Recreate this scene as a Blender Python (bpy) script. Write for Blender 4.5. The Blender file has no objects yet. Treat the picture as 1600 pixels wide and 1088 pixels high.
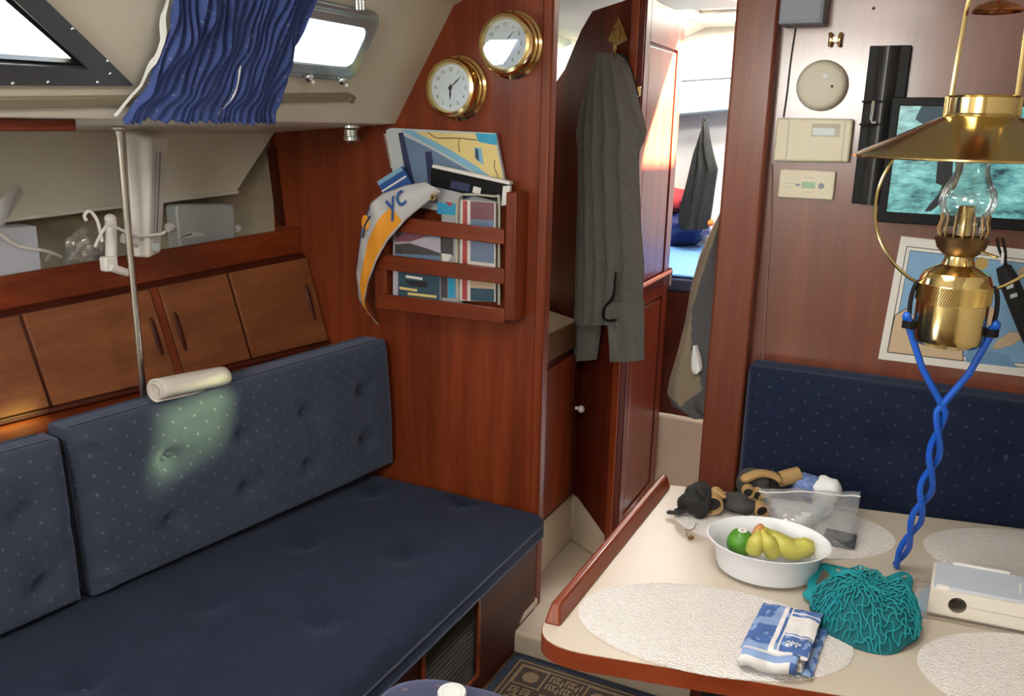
import bpy, bmesh, math, random
from mathutils import Vector, Matrix, noise
from mathutils.geometry import tessellate_polygon
random.seed(7)
SC = bpy.context.scene
COL = SC.collection
V = Vector
# ------------------------------------------------------------------ camera
YAW, PITCH, ROLL, FPX = math.radians(26.2316), math.radians(14.6092), math.radians(1.1844), 1339.1
CAM = V((0, 0, 1.5))
_f = V((-math.sin(YAW)*math.cos(PITCH), math.cos(YAW)*math.cos(PITCH), -math.sin(PITCH)))
_r = V((math.cos(YAW), math.sin(YAW), 0)); _u = _r.cross(_f)
RT = _r*math.cos(ROLL) + _u*math.sin(ROLL); UP = -_r*math.sin(ROLL) + _u*math.cos(ROLL); FW = _f
cam = bpy.data.cameras.new('camera'); co = bpy.data.objects.new('camera', cam); COL.objects.link(co)
cam.sensor_fit = 'HORIZONTAL'; cam.sensor_width = 36; cam.lens = FPX/1600*36; cam.clip_start = .02
co.matrix_world = Matrix(((RT.x, UP.x, -FW.x, CAM.x), (RT.y, UP.y, -FW.y, CAM.y), (RT.z, UP.z, -FW.z, CAM.z), (0, 0, 0, 1)))
SC.camera = co
# ------------------------------------------------------------------ sky, sun, daylight openings, added forepeak fill, exposure
w = bpy.data.worlds.new('sky'); SC.world = w; w.use_nodes = True
bg = w.node_tree.nodes['Background']; bg.inputs[0].default_value = (.80, .90, 1, 1); bg.inputs[1].default_value = 9.0
SUN = V((.62, .25, .74)).normalized()
sl = bpy.data.lights.new('sun', 'SUN'); sl.energy = 480; sl.angle = math.radians(2.6); sl.color = (1, .93, .80)
so = bpy.data.objects.new('sun', sl); COL.objects.link(so); so.rotation_euler = SUN.to_track_quat('Z', 'Y').to_euler()
def area(name, loc, direction, sx, sy, watt, col=(1, 1, 1)):
    l = bpy.data.lights.new(name, 'AREA'); l.shape = 'RECTANGLE'; l.size = sx; l.size_y = sy; l.energy = watt; l.color = col
    o = bpy.data.objects.new(name, l); COL.objects.link(o); o.location = loc
    o.rotation_euler = (-V(direction)).to_track_quat('Z', 'Y').to_euler(); return o
area('daylight_saloon_hatch', (-.35, .95, 1.955), (0, 0, -1), .48, .48, 10, (1, .95, .88))
area('daylight_companionway', (-.66, -1.06, 1.83), (0, 1, -.30), .68, .62, 25, (1, .91, .77))
area('daylight_fore_hatch', (-.56, 2.98, 1.975), (0, 0, -1), .30, .30, 20, (1, .98, .93))
area('added_forepeak_fill', (-.85, 3.48, 1.955), (0, 0, -1), .40, .36, 26, (1, .98, .93))  # lamp added above an added opening to brighten the forepeak walls
SC.view_settings.view_transform = 'Standard'; SC.view_settings.look = 'None'
SC.view_settings.gamma = 1; SC.view_settings.use_curve_mapping = False
SC.view_settings.exposure = 0.22
SC.cycles.use_denoising = True
SC.cycles.max_bounces = 10; SC.cycles.transparent_max_bounces = 16
SC.cycles.sample_clamp_indirect = 6
# ------------------------------------------------------------------ pixel -> ray -> surface
def ray(x, y): return RT*((x-800)/FPX) - UP*((y-544)/FPX) + FW
def P(x, y, ax, val):
    d = ray(x, y); i = 'xyz'.index(ax); return CAM + d*((val-CAM[i])/d[i])
def PP(x, y, p0, n):
    d = ray(x, y); n = V(n); return CAM + d*((V(p0)-CAM).dot(n)/d.dot(n))
# ------------------------------------------------------------------ materials
class NT:
    def __init__(s, name):
        s.m = bpy.data.materials.new(name); s.m.use_nodes = True; s.t = s.m.node_tree
        s.b = s.t.nodes['Principled BSDF']; s.out = s.t.nodes['Material Output']
    def n(s, typ, ins=None, **kw):
        nd = s.t.nodes.new(typ)
        for k, v in kw.items(): setattr(nd, k, v)
        for k, v in (ins or {}).items():
            if hasattr(v, 'is_output'): s.t.links.new(v, nd.inputs[k])
            else: nd.inputs[k].default_value = v
        return nd
    def l(s, a, b): s.t.links.new(a, b)
    def math(s, op, a, b=0.0, c=0.0): return s.n('ShaderNodeMath', {0: a, 1: b, 2: c}, operation=op).outputs[0]
    def mix(s, fac, a, b, blend='MIX'):
        nd = s.t.nodes.new('ShaderNodeMix'); nd.data_type = 'RGBA'; nd.blend_type = blend
        for i, v in ((0, fac), (6, a), (7, b)):
            if hasattr(v, 'is_output'): s.l(v, nd.inputs[i])
            else: nd.inputs[i].default_value = v if i == 0 else c4(v)
        return nd.outputs[2]
    def ramp(s, fac, stops):
        nd = s.n('ShaderNodeValToRGB', {0: fac}); e = nd.color_ramp.elements
        while len(e) < len(stops): e.new(.5)
        for q, (p, c) in zip(e, stops): q.position = p; q.color = c4(c)
        return nd.outputs[0]
    def bump(s, h, strength, dist=.002):
        b = s.n('ShaderNodeBump', {'Height': h, 'Strength': strength, 'Distance': dist}); s.l(b.outputs[0], s.b.inputs['Normal'])
    def coord(s, kind='Object', scale=(1, 1, 1), rnd=False):
        t = s.n('ShaderNodeTexCoord').outputs[kind]
        if rnd:
            r = s.n('ShaderNodeObjectInfo').outputs['Random']
            t = s.n('ShaderNodeVectorMath', {0: t, 1: s.n('ShaderNodeCombineXYZ', {0: s.math('MULTIPLY', r, 7.), 1: s.math('MULTIPLY', r, 13.), 2: s.math('MULTIPLY', r, 3.)}).outputs[0]}, operation='ADD').outputs[0]
        return s.n('ShaderNodeMapping', {'Vector': t, 'Scale': scale}).outputs[0]
    def noise(s, vec, scale, detail=3, rough=.5):
        return s.n('ShaderNodeTexNoise', {'Vector': vec, 'Scale': scale, 'Detail': detail, 'Roughness': rough}).outputs[0]
def c4(c): return (c[0], c[1], c[2], 1)
def srgb(r, g, b): return tuple(((c/255)/12.92 if c/255 <= .04045 else ((c/255+.055)/1.055)**2.4) for c in (r, g, b))
def plain(name, col, rough=.5, metal=0, var=.12, vscale=9, bump=0, bscale=200, coat=0, spec=.5, sheen=0):
    k = NT(name); b = k.b
    co_ = k.coord('Object', rnd=True)
    nz = k.noise(co_, vscale, 4)
    lo = tuple(c*(1-var) for c in col); hi = tuple(min(1, c*(1+var)) for c in col)
    k.l(k.mix(nz, lo, hi), b.inputs['Base Color'])
    b.inputs['Roughness'].default_value = rough; b.inputs['Metallic'].default_value = metal
    b.inputs['Specular IOR Level'].default_value = spec
    if coat: b.inputs['Coat Weight'].default_value = coat; b.inputs['Coat Roughness'].default_value = .12
    if sheen: b.inputs['Sheen Weight'].default_value = sheen; b.inputs['Sheen Roughness'].default_value = .4
    if bump: k.bump(k.noise(co_, bscale, 3), bump)
    return k.m
def wood(name, dark, light, axis='z', rough=.33, coat=.25, scale=1.0, crough=.24):
    k = NT(name); sc = [16*scale]*3; sc['xyz'.index(axis)] = .9*scale
    v = k.coord('Object', tuple(sc), rnd=True)
    big = k.noise(v, 1.0, 5, .6); fine = k.noise(v, 9.0, 3, .7)
    f = k.math('ADD', k.math('MULTIPLY', big, .75), k.math('MULTIPLY', fine, .25))
    col = k.ramp(f, [(.30, dark), (.52, tuple((a+b)/2 for a, b in zip(dark, light))), (.72, light)])
    k.l(col, k.b.inputs['Base Color']); k.b.inputs['Roughness'].default_value = rough
    k.b.inputs['Coat Weight'].default_value = coat; k.b.inputs['Coat Roughness'].default_value = crough
    k.b.inputs['Specular IOR Level'].default_value = .28
    k.bump(fine, .05); return k.m
def dotted(name, base, dot, pitch, rad, rough=.9, sheen=.35, mixf=.75, soft=.0015, nap=.25):
    k = NT(name); uv = k.n('ShaderNodeTexCoord').outputs['UV']
    s_ = k.n('ShaderNodeSeparateXYZ', {0: uv})
    def d(off):
        a = k.math('SUBTRACT', k.math('FRACT', k.math('ADD', k.math('DIVIDE', s_.outputs[0], pitch), off)), .5)
        b = k.math('SUBTRACT', k.math('FRACT', k.math('ADD', k.math('DIVIDE', s_.outputs[1], pitch*.8), off)), .5)
        return k.math('SQRT', k.math('ADD', k.math('MULTIPLY', a, a), k.math('MULTIPLY', k.math('MULTIPLY', b, .8), k.math('MULTIPLY', b, .8))))
    dd = k.math('MULTIPLY', k.math('MINIMUM', d(0.), d(.5)), pitch)
    msk = k.n('ShaderNodeMapRange', {0: dd, 1: rad-soft, 2: rad+soft, 3: mixf, 4: 0.}).outputs[0]
    ob = k.coord('Object')
    nz = k.noise(ob, 14, 4, .65)
    bb = k.mix(nz, tuple(c*(1-nap) for c in base), tuple(c*(1+nap) for c in base))
    k.l(k.mix(msk, bb, dot), k.b.inputs['Base Color'])
    k.b.inputs['Roughness'].default_value = rough; k.b.inputs['Specular IOR Level'].default_value = .2
    k.b.inputs['Sheen Weight'].default_value = sheen; k.b.inputs['Sheen Roughness'].default_value = .5
    k.b.inputs['Sheen Tint'].default_value = (.55, .65, 1, 1)
    k.bump(k.noise(ob, 900, 2), .15, .001); return k.m
def clear(name, tint=(1, 1, 1), gloss=.12, rough=.03, body=0.0, bodycol=(.9, .9, .9)):
    k = NT(name); t = k.t
    tr = k.n('ShaderNodeBsdfTransparent', {0: c4(tint)}); gl = k.n('ShaderNodeBsdfGlossy', {0: (1, 1, 1, 1), 'Roughness': rough})
    fr = k.n('ShaderNodeLayerWeight', {'Blend': .25}).outputs['Fresnel']
    m1 = k.n('ShaderNodeMixShader', {0: k.math('ADD', k.math('MULTIPLY', fr, .7), gloss), 1: tr.outputs[0], 2: gl.outputs[0]})
    o = m1.outputs[0]
    if body:
        df = k.n('ShaderNodeBsdfDiffuse', {0: c4(bodycol)})
        o = k.n('ShaderNodeMixShader', {0: body, 1: o, 2: df.outputs[0]}).outputs[0]
    k.l(o, k.out.inputs[0]); return k.m
def emit(name, col, strength):
    k = NT(name); k.b.inputs['Base Color'].default_value = (.01, .01, .01, 1)
    k.b.inputs['Emission Color'].default_value = c4(col); k.b.inputs['Emission Strength'].default_value = strength; return k.m
MH_D, MH_L = (.092, .0120, .0032), (.29, .056, .014)
MAT = dict(
 mahog=wood('mahogany_upright', MH_D, MH_L, 'z', .40, .08),
 mahog_y=wood('mahogany_along', MH_D, MH_L, 'y'),
 mahog_x=wood('mahogany_across', MH_D, MH_L, 'x'),
 mahog_dk=wood('mahogany_dark', (.034, .0055, .0026), (.10, .017, .007), 'y', .5, .03),
 mahog_door=wood('mahogany_door', (.055, .0070, .0030), (.17, .027, .009), 'z', .36, .15),
 mahog_matte=wood('mahogany_matte', (.040, .0050, .0022), (.13, .019, .006), 'z', .55, 0),
 tvwood=wood('mahogany_panel', (.105, .019, .007), (.23, .054, .020), 'z', .33, 1.0, 1.0, .16),
 post=wood('mahogany_post', (.10, .020, .009), (.24, .066, .032), 'z', .38, .35, .8, .2),
 locker=wood('locker_wood', (.13, .037, .013), (.30, .105, .038), 'y', .5, .05),
 edge=wood('table_edge_wood', (.16, .026, .008), (.30, .055, .016), 'x', .4, .2),
 teak=wood('sole_teak', (.05, .025, .012), (.11, .06, .03), 'y'),
 cream=plain('cream_gelcoat', (.70, .64, .53), .42, var=.05, vscale=3),
 cream_lt=plain('white_gelcoat', (.72, .70, .64), .35, var=.04, vscale=3),
 sole=plain('sole_gelcoat', (.50, .42, .33), .35, var=.06),
 hullpanel=plain('hull_panel_vinyl', (.66, .63, .53), .55, var=.05, bump=.05, bscale=300),
 hullcloth=plain('hull_cloth', (.27, .21, .13), .95, var=.25, vscale=30, bump=.3, bscale=400),
 counter=plain('counter_laminate', (.50, .40, .27), .4, var=.05),
 laminate=plain('table_laminate', (.53, .46, .375), .38, var=.05, vscale=5),
 alu=plain('dark_aluminium', (.10, .105, .115), .38, .6, var=.1),
 chrome=plain('chrome', (.78, .84, .86), .14, 1, var=.02), portframe=plain('portlight_frame', (.42, .52, .54), .2, .8, var=.05),
 steel=plain('stainless', (.62, .60, .57), .2, 1, var=.03),
 brass=plain('brass', (.80, .60, .27), .14, 1, var=.06),
 brass_satin=plain('satin_brass', (.58, .45, .20), .15, 1, var=.08),
 brass_old=plain('aged_brass', (.30, .19, .09), .38, 1, var=.25, vscale=40),
 copper=plain('copper', (.42, .17, .08), .25, 1, var=.1),
 whitep=plain('white_plastic', (.80, .78, .74), .38, var=.03),
 creamp=plain('cream_plastic', (.70, .64, .48), .45, var=.03),
 greyp=plain('grey_plastic', (.23, .26, .30), .5, var=.05),
 palegrey=plain('pale_grey_plastic', (.50, .54, .55), .4, var=.04),
 bluegrey=plain('blue_grey_lid', (.47, .51, .58), .35, var=.03),
 black=plain('black_plastic', (.010, .010, .011), .42, var=.1, spec=.12),
 blackmat=plain('black_fabric', (.014, .014, .015), .85, var=.3, vscale=60, bump=.3, bscale=500),
 dark=plain('dark_gap', (.01, .008, .007), .9, var=.1),
 white=plain('white_print', (.78, .78, .76), .6, var=.02),
 paper=plain('paper', (.74, .71, .66), .7, var=.03),
 tissue=plain('tissue', (.80, .80, .80), .9, var=.03),
 dial=plain('dial_white', (.62, .69, .72), .5, var=.01),
 ink=plain('black_ink', (.015, .015, .02), .6, var=.01),
 red=plain('red_print', (.42, .05, .05), .6), orange=plain('orange_print', (.85, .34, .02), .7, var=.08, vscale=30),
 yellow=plain('yellow_print', (.72, .56, .22), .6, var=.1), ltblue=plain('light_blue_print', (.20, .42, .58), .55, var=.1),
 cyan=plain('cyan_print', (.03, .33, .55), .55, var=.1), blue=plain('blue_print', (.02, .09, .33), .55, var=.1),
 steelblue=plain('steel_blue_print', (.13, .20, .32), .5, var=.25), navy=plain('navy_print', (.02, .03, .09), .55, var=.2),
 darkteal=plain('dark_teal_print', (.03, .075, .11), .55, var=.25), lilac=plain('lilac_print', (.45, .42, .50), .6, var=.1),
 slate=plain('slate_print', (.06, .055, .06), .6, var=.4, vscale=60), sand=plain('sand_print', (.58, .43, .28), .7, var=.05),
 sea=plain('map_sea', (.20, .38, .58), .6, var=.05), green=plain('green_lcd', (.30, .48, .32), .4, var=.03),
 greyprint=plain('grey_print', (.40, .40, .42), .6, var=.05), pinkbrown=plain('plum_print', (.20, .07, .10), .6, var=.2),
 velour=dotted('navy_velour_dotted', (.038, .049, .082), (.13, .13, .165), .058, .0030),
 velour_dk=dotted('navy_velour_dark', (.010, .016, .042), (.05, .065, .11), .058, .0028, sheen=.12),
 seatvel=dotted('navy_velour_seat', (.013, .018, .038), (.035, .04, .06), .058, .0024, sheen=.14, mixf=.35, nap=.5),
 stoolvel=dotted('plum_velour', (.05, .05, .10), (.28, .17, .14), .05, .003, sheen=.5, nap=.4),
 velplain=plain('navy_velour_plain', (.026, .036, .075), .9, var=.2, sheen=.4),
 curtain=dotted('blue_curtain_cloth', (.052, .080, .24), (.30, .36, .50), .055, .0016, sheen=.1, mixf=.6, nap=.3),
 lining=plain('curtain_lining', (.70, .70, .66), .9, var=.05),
 fleece=plain('grey_fleece', (.105, .101, .090), .95, var=.25, vscale=50, bump=.35, bscale=350, sheen=.3),
 fleece_dk=plain('black_fleece_lining', (.014, .013, .013), .95, var=.3, vscale=50),  # black lining at the top of the fleece
 khaki=plain('khaki_cloth', (.23, .18, .12), .9, var=.15, vscale=25, bump=.2), greycloth=plain('grey_cloth', (.085, .083, .088), .95, var=.15),
 turq=plain('turquoise_cord', (.003, .25, .29), .75, var=.15, vscale=60), turq_dk=plain('turquoise_deep', (.001, .105, .125), .85, var=.3, vscale=40),
 rope=plain('blue_rubber', (.004, .085, .50), .35, var=.1), matblue=plain('blue_mattress_top', (.08, .19, .42), .85, var=.1),
 bowl=plain('white_bowl', (.76, .77, .81), .32, var=.02), lime=plain('lime_peel', (.07, .24, .018), .4, var=.35, vscale=60, bump=.2, bscale=300),
 banana=plain('banana_peel', (.50, .46, .09), .5, var=.18, vscale=25), bananatip=plain('banana_crown', (.50, .20, .08), .6, var=.3, vscale=60),
 tan=plain('tan_leather', (.38, .235, .095), .75, var=.15, vscale=50), twig=plain('brown_twig', (.17, .09, .03), .8, var=.3, vscale=60),
 redcloth=plain('red_cloth', (.38, .02, .025), .8, var=.3, vscale=30), bluefoil=plain('navy_glossy', (.015, .025, .11), .25, var=.4, vscale=30),
 orangec=plain('orange_cloth', (.75, .16, .02), .8), towelw=plain('white_towel', (.72, .66, .62), .95, var=.05, bump=.4, bscale=500),
 clothblue=plain('cloth_blue', (.055, .125, .34), .9, var=.2, vscale=50, bump=.3, bscale=600), clothmid=plain('cloth_pale_blue', (.22, .32, .55), .9, var=.2, vscale=50, bump=.3, bscale=600),
 clothwhite=plain('cloth_white', (.70, .68, .68), .95, var=.05, bump=.3, bscale=600),
 rugblue=plain('rug_blue', (.020, .032, .055), .95, var=.25, vscale=80), rugtan=plain('rug_tan', (.20, .135, .075), .95, var=.2, vscale=120, bump=.3, bscale=500),
 rugbrown=plain('rug_brown', (.040, .025, .018), .95, var=.25, vscale=120, bump=.3, bscale=500), rugplum=plain('rug_plum', (.07, .02, .018), .95, var=.2, vscale=80),
 glass=clear('window_glass', (.97, 1, 1), .06), lampglass=clear('lamp_glass', (.93, .96, .97), .10, .04), dialglass=clear('dial_glass', (1, 1, 1), .06, .02), baroglass=clear('barometer_glass', (1, 1, 1), .16, .02),
 bag=clear('clear_polythene', (.96, .97, .98), .10, .12, .13, (.80, .82, .86)), crinkle=clear('crinkled_polythene', (.95, .95, .95), .14, .18, .20, (.7, .7, .66)),
 tray=clear('clear_tray', (.95, .94, .93), .02, .12, .03, (.6, .55, .5)), prism=clear('sun_spot_tint', (.15, .17, .11), .01, .1), sunblock=clear('sun_block_tint', (.0013, .0013, .0015), .05, .2),  # last two tints serve unseen panes added to shape the sunlight
)
def translucent(name, col, t=.5):
    k = NT(name); d = k.n('ShaderNodeBsdfDiffuse', {0: c4(col)}); tr = k.n('ShaderNodeBsdfTranslucent', {0: c4(col)})
    k.l(k.n('ShaderNodeMixShader', {0: t, 1: d.outputs[0], 2: tr.outputs[0]}).outputs[0], k.out.inputs[0]); return k.m
MAT['thincurtain'] = translucent('cream_curtain_cloth', (.62, .60, .44), .5)
MAT['mahog_matte'].node_tree.nodes['Principled BSDF'].inputs['Specular IOR Level'].default_value = .12
MAT['tvwood'].node_tree.nodes['Principled BSDF'].inputs['Specular IOR Level'].default_value = .65
def mat_placemat():
    k = NT('woven_placemat'); v = k.coord('Object', (1, 1, 1))
    w1 = k.n('ShaderNodeTexWave', {'Vector': v, 'Scale': 62., 'Distortion': 5., 'Detail': 2., 'Detail Scale': 3.}, bands_direction='Y').outputs['Fac']
    nz = k.noise(k.coord('Object', (260, 420, 1)), 1., 2)
    h = k.math('ADD', k.math('MULTIPLY', w1, .5), k.math('MULTIPLY', nz, .6))
    k.l(k.ramp(h, [(.20, (.56, .52, .51)), (.40, (.78, .72, .70)), (.8, (.87, .815, .79))]), k.b.inputs['Base Color'])
    k.b.inputs['Roughness'].default_value = .9; k.bump(h, .9, .004); return k.m
MAT['mat'] = mat_placemat()
def mat_screen():
    k = NT('tv_picture'); v = k.coord('Object', (1, 1, 1))
    a = k.noise(k.coord('Object', (6, 1, 16)), 2.2, 6, .7)
    c = k.ramp(a, [(.36, (.010, .045, .05)), (.48, (.10, .33, .33)), (.60, (.24, .62, .58)), (.75, (.50, .85, .80))])
    k.b.inputs['Base Color'].default_value = (.01, .01, .01, 1); k.b.inputs['Roughness'].default_value = .2
    k.l(c, k.b.inputs['Emission Color']); k.b.inputs['Emission Strength'].default_value = .85; return k.m
MAT['screen'] = mat_screen()
MAT['lcd'] = emit('lcd_lit', (.9, .95, .85), .5)
# ------------------------------------------------------------------ geometry builder
class G:
    def __init__(s): s.v = []; s.f = []; s.m = []; s.uv = {}
    def add(s, vs, fs, m=0, uvs=None):
        o = len(s.v); s.v += [V(p) for p in vs]; s.f += [tuple(i+o for i in f) for f in fs]; s.m += [m]*len(fs)
        if uvs:
            for i, u in enumerate(uvs): s.uv[o+i] = u
        return s
    def box(s, x0, x1, y0, y1, z0, z1, m=0):
        return s.hexa([(x0, y0, z0), (x1, y0, z0), (x1, y1, z0), (x0, y1, z0), (x0, y0, z1), (x1, y0, z1), (x1, y1, z1), (x0, y1, z1)], m)
    def hexa(s, p, m=0): return s.add(p, [(0, 3, 2, 1), (4, 5, 6, 7), (0, 1, 5, 4), (1, 2, 6, 5), (2, 3, 7, 6), (3, 0, 4, 7)], m)
    def obox(s, c, a, b, d, m=0):      # centre and three half vectors
        c, a, b, d = V(c), V(a), V(b), V(d)
        return s.hexa([c-a-b-d, c+a-b-d, c+a+b-d, c-a+b-d, c-a-b+d, c+a-b+d, c+a+b+d, c-a+b+d], m)
    def prism(s, pts, vec, m=0):
        n = len(pts); vec = V(vec); vs = [V(p) for p in pts]+[V(p)+vec for p in pts]
        fs = [tuple(range(n))[::-1], tuple(range(n, 2*n))]+[(i, (i+1) % n, n+(i+1) % n, n+i) for i in range(n)]
        return s.add(vs, fs, m)
    def lathe(s, prof, c=(0, 0, 0), n=32, ax='z', m=0, a0=0, a1=2*math.pi):
        c = V(c); vs = []; fs = []; k = len(prof); full = abs(a1-a0-2*math.pi) < 1e-6; N = n if full else n+1
        for j in range(N):
            a = a0+(a1-a0)*j/n
            for r, h in prof:
                p = {'z': (r*math.cos(a), r*math.sin(a), h), 'y': (r*math.cos(a), h, r*math.sin(a)), 'x': (h, r*math.cos(a), r*math.sin(a))}[ax]
                vs.append(c+V(p))
        for j in range(n):
            j2 = (j+1) % N
            for i in range(k-1): fs.append((j*k+i, j2*k+i, j2*k+i+1, j*k+i+1))
        return s.add(vs, fs, m)
    def tube(s, path, r, n=8, m=0, closed=False, flat=1.0):
        path = [V(p) for p in path]; k = len(path); rs = r if isinstance(r, (list, tuple)) else [r]*k; vs = []; fs = []; prev = None
        for i, p in enumerate(path):
            t = (path[(i+1) % k]-path[i-1]) if closed else (path[min(i+1, k-1)]-path[max(i-1, 0)])
            if t.length < 1e-9: t = V((0, 0, 1))
            t.normalize()
            if prev is None:
                a = V((0, 0, 1)) if abs(t.z) < .9 else V((1, 0, 0)); u = (a-t*a.dot(t)).normalized()
            else:
                u = prev-t*prev.dot(t); u = u.normalized() if u.length > 1e-6 else t.orthogonal().normalized()
            prev = u; b = t.cross(u)
            for j in range(n):
                a = 2*math.pi*j/n; vs.append(p+u*math.cos(a)*rs[i]*flat+b*math.sin(a)*rs[i])
        for i in range(k if closed else k-1):
            i2 = (i+1) % k
            for j in range(n): fs.append((i*n+j, i*n+(j+1) % n, i2*n+(j+1) % n, i2*n+j))
        if not closed: fs += [tuple(range(n))[::-1], tuple(range((k-1)*n, k*n))]
        return s.add(vs, fs, m)
    def grid(s, fn, nu, nv, m=0, mf=None, uvf=None, closeu=False):
        vs = []; uvs = []; o = len(s.v)
        for i in range(nu+1):
            for j in range(nv+1):
                vs.append(fn(i/nu, j/nv)); uvs.append(uvf(i/nu, j/nv) if uvf else (i/nu, j/nv))
        fs = []; ms = []
        for i in range(nu):
            for j in range(nv):
                fs.append((i*(nv+1)+j, (i+1)*(nv+1)+j, (i+1)*(nv+1)+j+1, i*(nv+1)+j+1)); ms.append(mf((i+.5)/nu, (j+.5)/nv) if mf else m)
        s.add(vs, fs, m, uvs); s.m[-len(ms):] = ms; return s
    def ell(s, c, r, nu=16, nv=10, m=0, warp=None):
        c = V(c); vs = []; fs = []
        for j in range(nv+1):
            for i in range(nu):
                a = 2*math.pi*i/nu; b = math.pi*j/nv-math.pi/2
                p = V((math.cos(a)*math.cos(b)*r[0], math.sin(a)*math.cos(b)*r[1], math.sin(b)*r[2]))
                if warp: p = warp(p)
                vs.append(c+p)
        for j in range(nv):
            for i in range(nu): fs.append((j*nu+i, j*nu+(i+1) % nu, (j+1)*nu+(i+1) % nu, (j+1)*nu+i))
        return s.add(vs, fs, m)
    def poly(s, pts, m=0): return s.add(pts, [tuple(range(len(pts)))], m)
ORG = {}
def obj(g, name, mat, parent=None, label=None, cat=None, group=None, kind=None, smooth=35, bevel=0, seg=2, weld=True, solid=0, sub=0, origin=None):
    if parent is not None: org = ORG[parent]
    elif origin is not None: org = V(origin)
    else:
        xs = [p.x for p in g.v]; ys = [p.y for p in g.v]; zs = [p.z for p in g.v]
        org = V(((min(xs)+max(xs))/2, (min(ys)+max(ys))/2, min(zs)))
    me = bpy.data.meshes.new(name); me.from_pydata([p-org for p in g.v], [], g.f)
    mats = mat if isinstance(mat, (list, tuple)) else [mat]
    for q in mats: me.materials.append(MAT[q] if isinstance(q, str) else q)
    for p, mi in zip(me.polygons, g.m): p.material_index = mi
    if g.uv:
        ul = me.uv_layers.new(name='UVMap').data
        for lp in me.loops: ul[lp.index].uv = g.uv.get(lp.vertex_index, (0, 0))
    bm = bmesh.new(); bm.from_mesh(me)
    if weld: bmesh.ops.remove_doubles(bm, verts=bm.verts, dist=1e-6)
    bmesh.ops.recalc_face_normals(bm, faces=bm.faces); bm.to_mesh(me); bm.free()
    if smooth:
        for p in me.polygons: p.use_smooth = True
        me.set_sharp_from_angle(angle=math.radians(smooth))
    o = bpy.data.objects.new(name, me); COL.objects.link(o); ORG[o] = org
    if parent is not None: o.parent = parent
    else: o.location = org
    tag(o, label, cat, group, kind)
    if solid: md = o.modifiers.new('thickness', 'SOLIDIFY'); md.thickness = solid; md.offset = 0
    if sub: md = o.modifiers.new('smooth', 'SUBSURF'); md.levels = sub; md.render_levels = sub
    if bevel:
        md = o.modifiers.new('edge', 'BEVEL'); md.width = bevel; md.segments = seg; md.limit_method = 'ANGLE'; md.angle_limit = math.radians(40)
    return o
def tag(o, label=None, cat=None, group=None, kind=None):
    for k, v in (('label', label), ('category', cat), ('group', group), ('kind', kind)):
        if v: o[k] = v
def root(name, loc, label, cat, group=None, kind=None):
    o = bpy.data.objects.new(name, None); COL.objects.link(o); o.location = V(loc); ORG[o] = V(loc); o.empty_display_size = .05
    tag(o, label, cat, group, kind); return o
def text(parent, name, body, size, o, u, vv, mat, align='CENTER', shear=0, lift=.0006):
    cu = bpy.data.curves.new('t', 'FONT'); cu.body = body; cu.size = size; cu.align_x = align; cu.align_y = 'CENTER'; cu.shear = shear; cu.extrude = .0002
    t = bpy.data.objects.new('t', cu); COL.objects.link(t); dg = bpy.context.evaluated_depsgraph_get()
    me = bpy.data.meshes.new_from_object(t.evaluated_get(dg)); bpy.data.objects.remove(t)
    u = V(u).normalized(); vv = V(vv).normalized(); n = u.cross(vv); g = G()
    g.add([V(o)+u*p.co.x+vv*p.co.y+n*(p.co.z+lift) for p in me.vertices], [tuple(p.vertices) for p in me.polygons])
    bpy.data.meshes.remove(me); return obj(g, name, mat, parent, smooth=0, weld=False)
def lerp(a, b, t): return a+(b-a)*t
def sstep(a, b, x):
    t = max(0, min(1, (x-a)/(b-a))); return t*t*(3-2*t)
def plerp(pts, t):
    t = max(0, min(1, t))*(len(pts)-1); i = min(int(t), len(pts)-2); return V(pts[i]).lerp(V(pts[i+1]), t-i)
def smoothpath(pts, n=8, closed=False):
    pts = [V(p) for p in pts]; k = len(pts); out = []
    for i in range(k if closed else k-1):
        p0 = pts[i-1] if (i > 0 or closed) else pts[0]*2-pts[1]; p1 = pts[i]; p2 = pts[(i+1) % k]
        p3 = pts[(i+2) % k] if (i+2 < k or closed) else pts[-1]*2-pts[-2]
        for j in range(n):
            t = j/n; out.append(.5*((2*p1)+(p2-p0)*t+(2*p0-5*p1+4*p2-p3)*t*t+(3*p1-p0-3*p2+p3)*t**3))
    if not closed: out.append(pts[-1])
    return out
def rrect(x0, x1, y0, y1, r, n=6):
    o = []
    for cx, cy, a in ((x1-r, y1-r, 0), (x0+r, y1-r, 90), (x0+r, y0+r, 180), (x1-r, y0+r, 270)):
        for i in range(n+1): t = math.radians(a+90*i/n); o.append((cx+r*math.cos(t), cy+r*math.sin(t)))
    return o
def holed(outer, holes, fn, thick=None):
    """flat sheet with holes; fn maps 2d to 3d"""
    allp = [V((p[0], p[1], 0)) for p in outer]; lists = [allp[:]]
    for h in holes: hp = [V((p[0], p[1], 0)) for p in h]; lists.append(hp); allp += hp
    g = G(); g.add([fn(p.x, p.y) for p in allp], [tuple(t) for t in tessellate_polygon(lists)]); return g
def ring(outer, inner, f0, f1):
    """frame between two equal-length loops, f0/f1 map 2d to back/front"""
    n = len(outer); vs = [f0(*p) for p in outer]+[f1(*p) for p in outer]+[f1(*p) for p in inner]+[f0(*p) for p in inner]; fs = []
    for i in range(n):
        j = (i+1) % n
        for a in range(4): b = (a+1) % 4; fs.append((a*n+i, a*n+j, b*n+j, b*n+i))
    return G().add(vs, fs)
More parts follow.
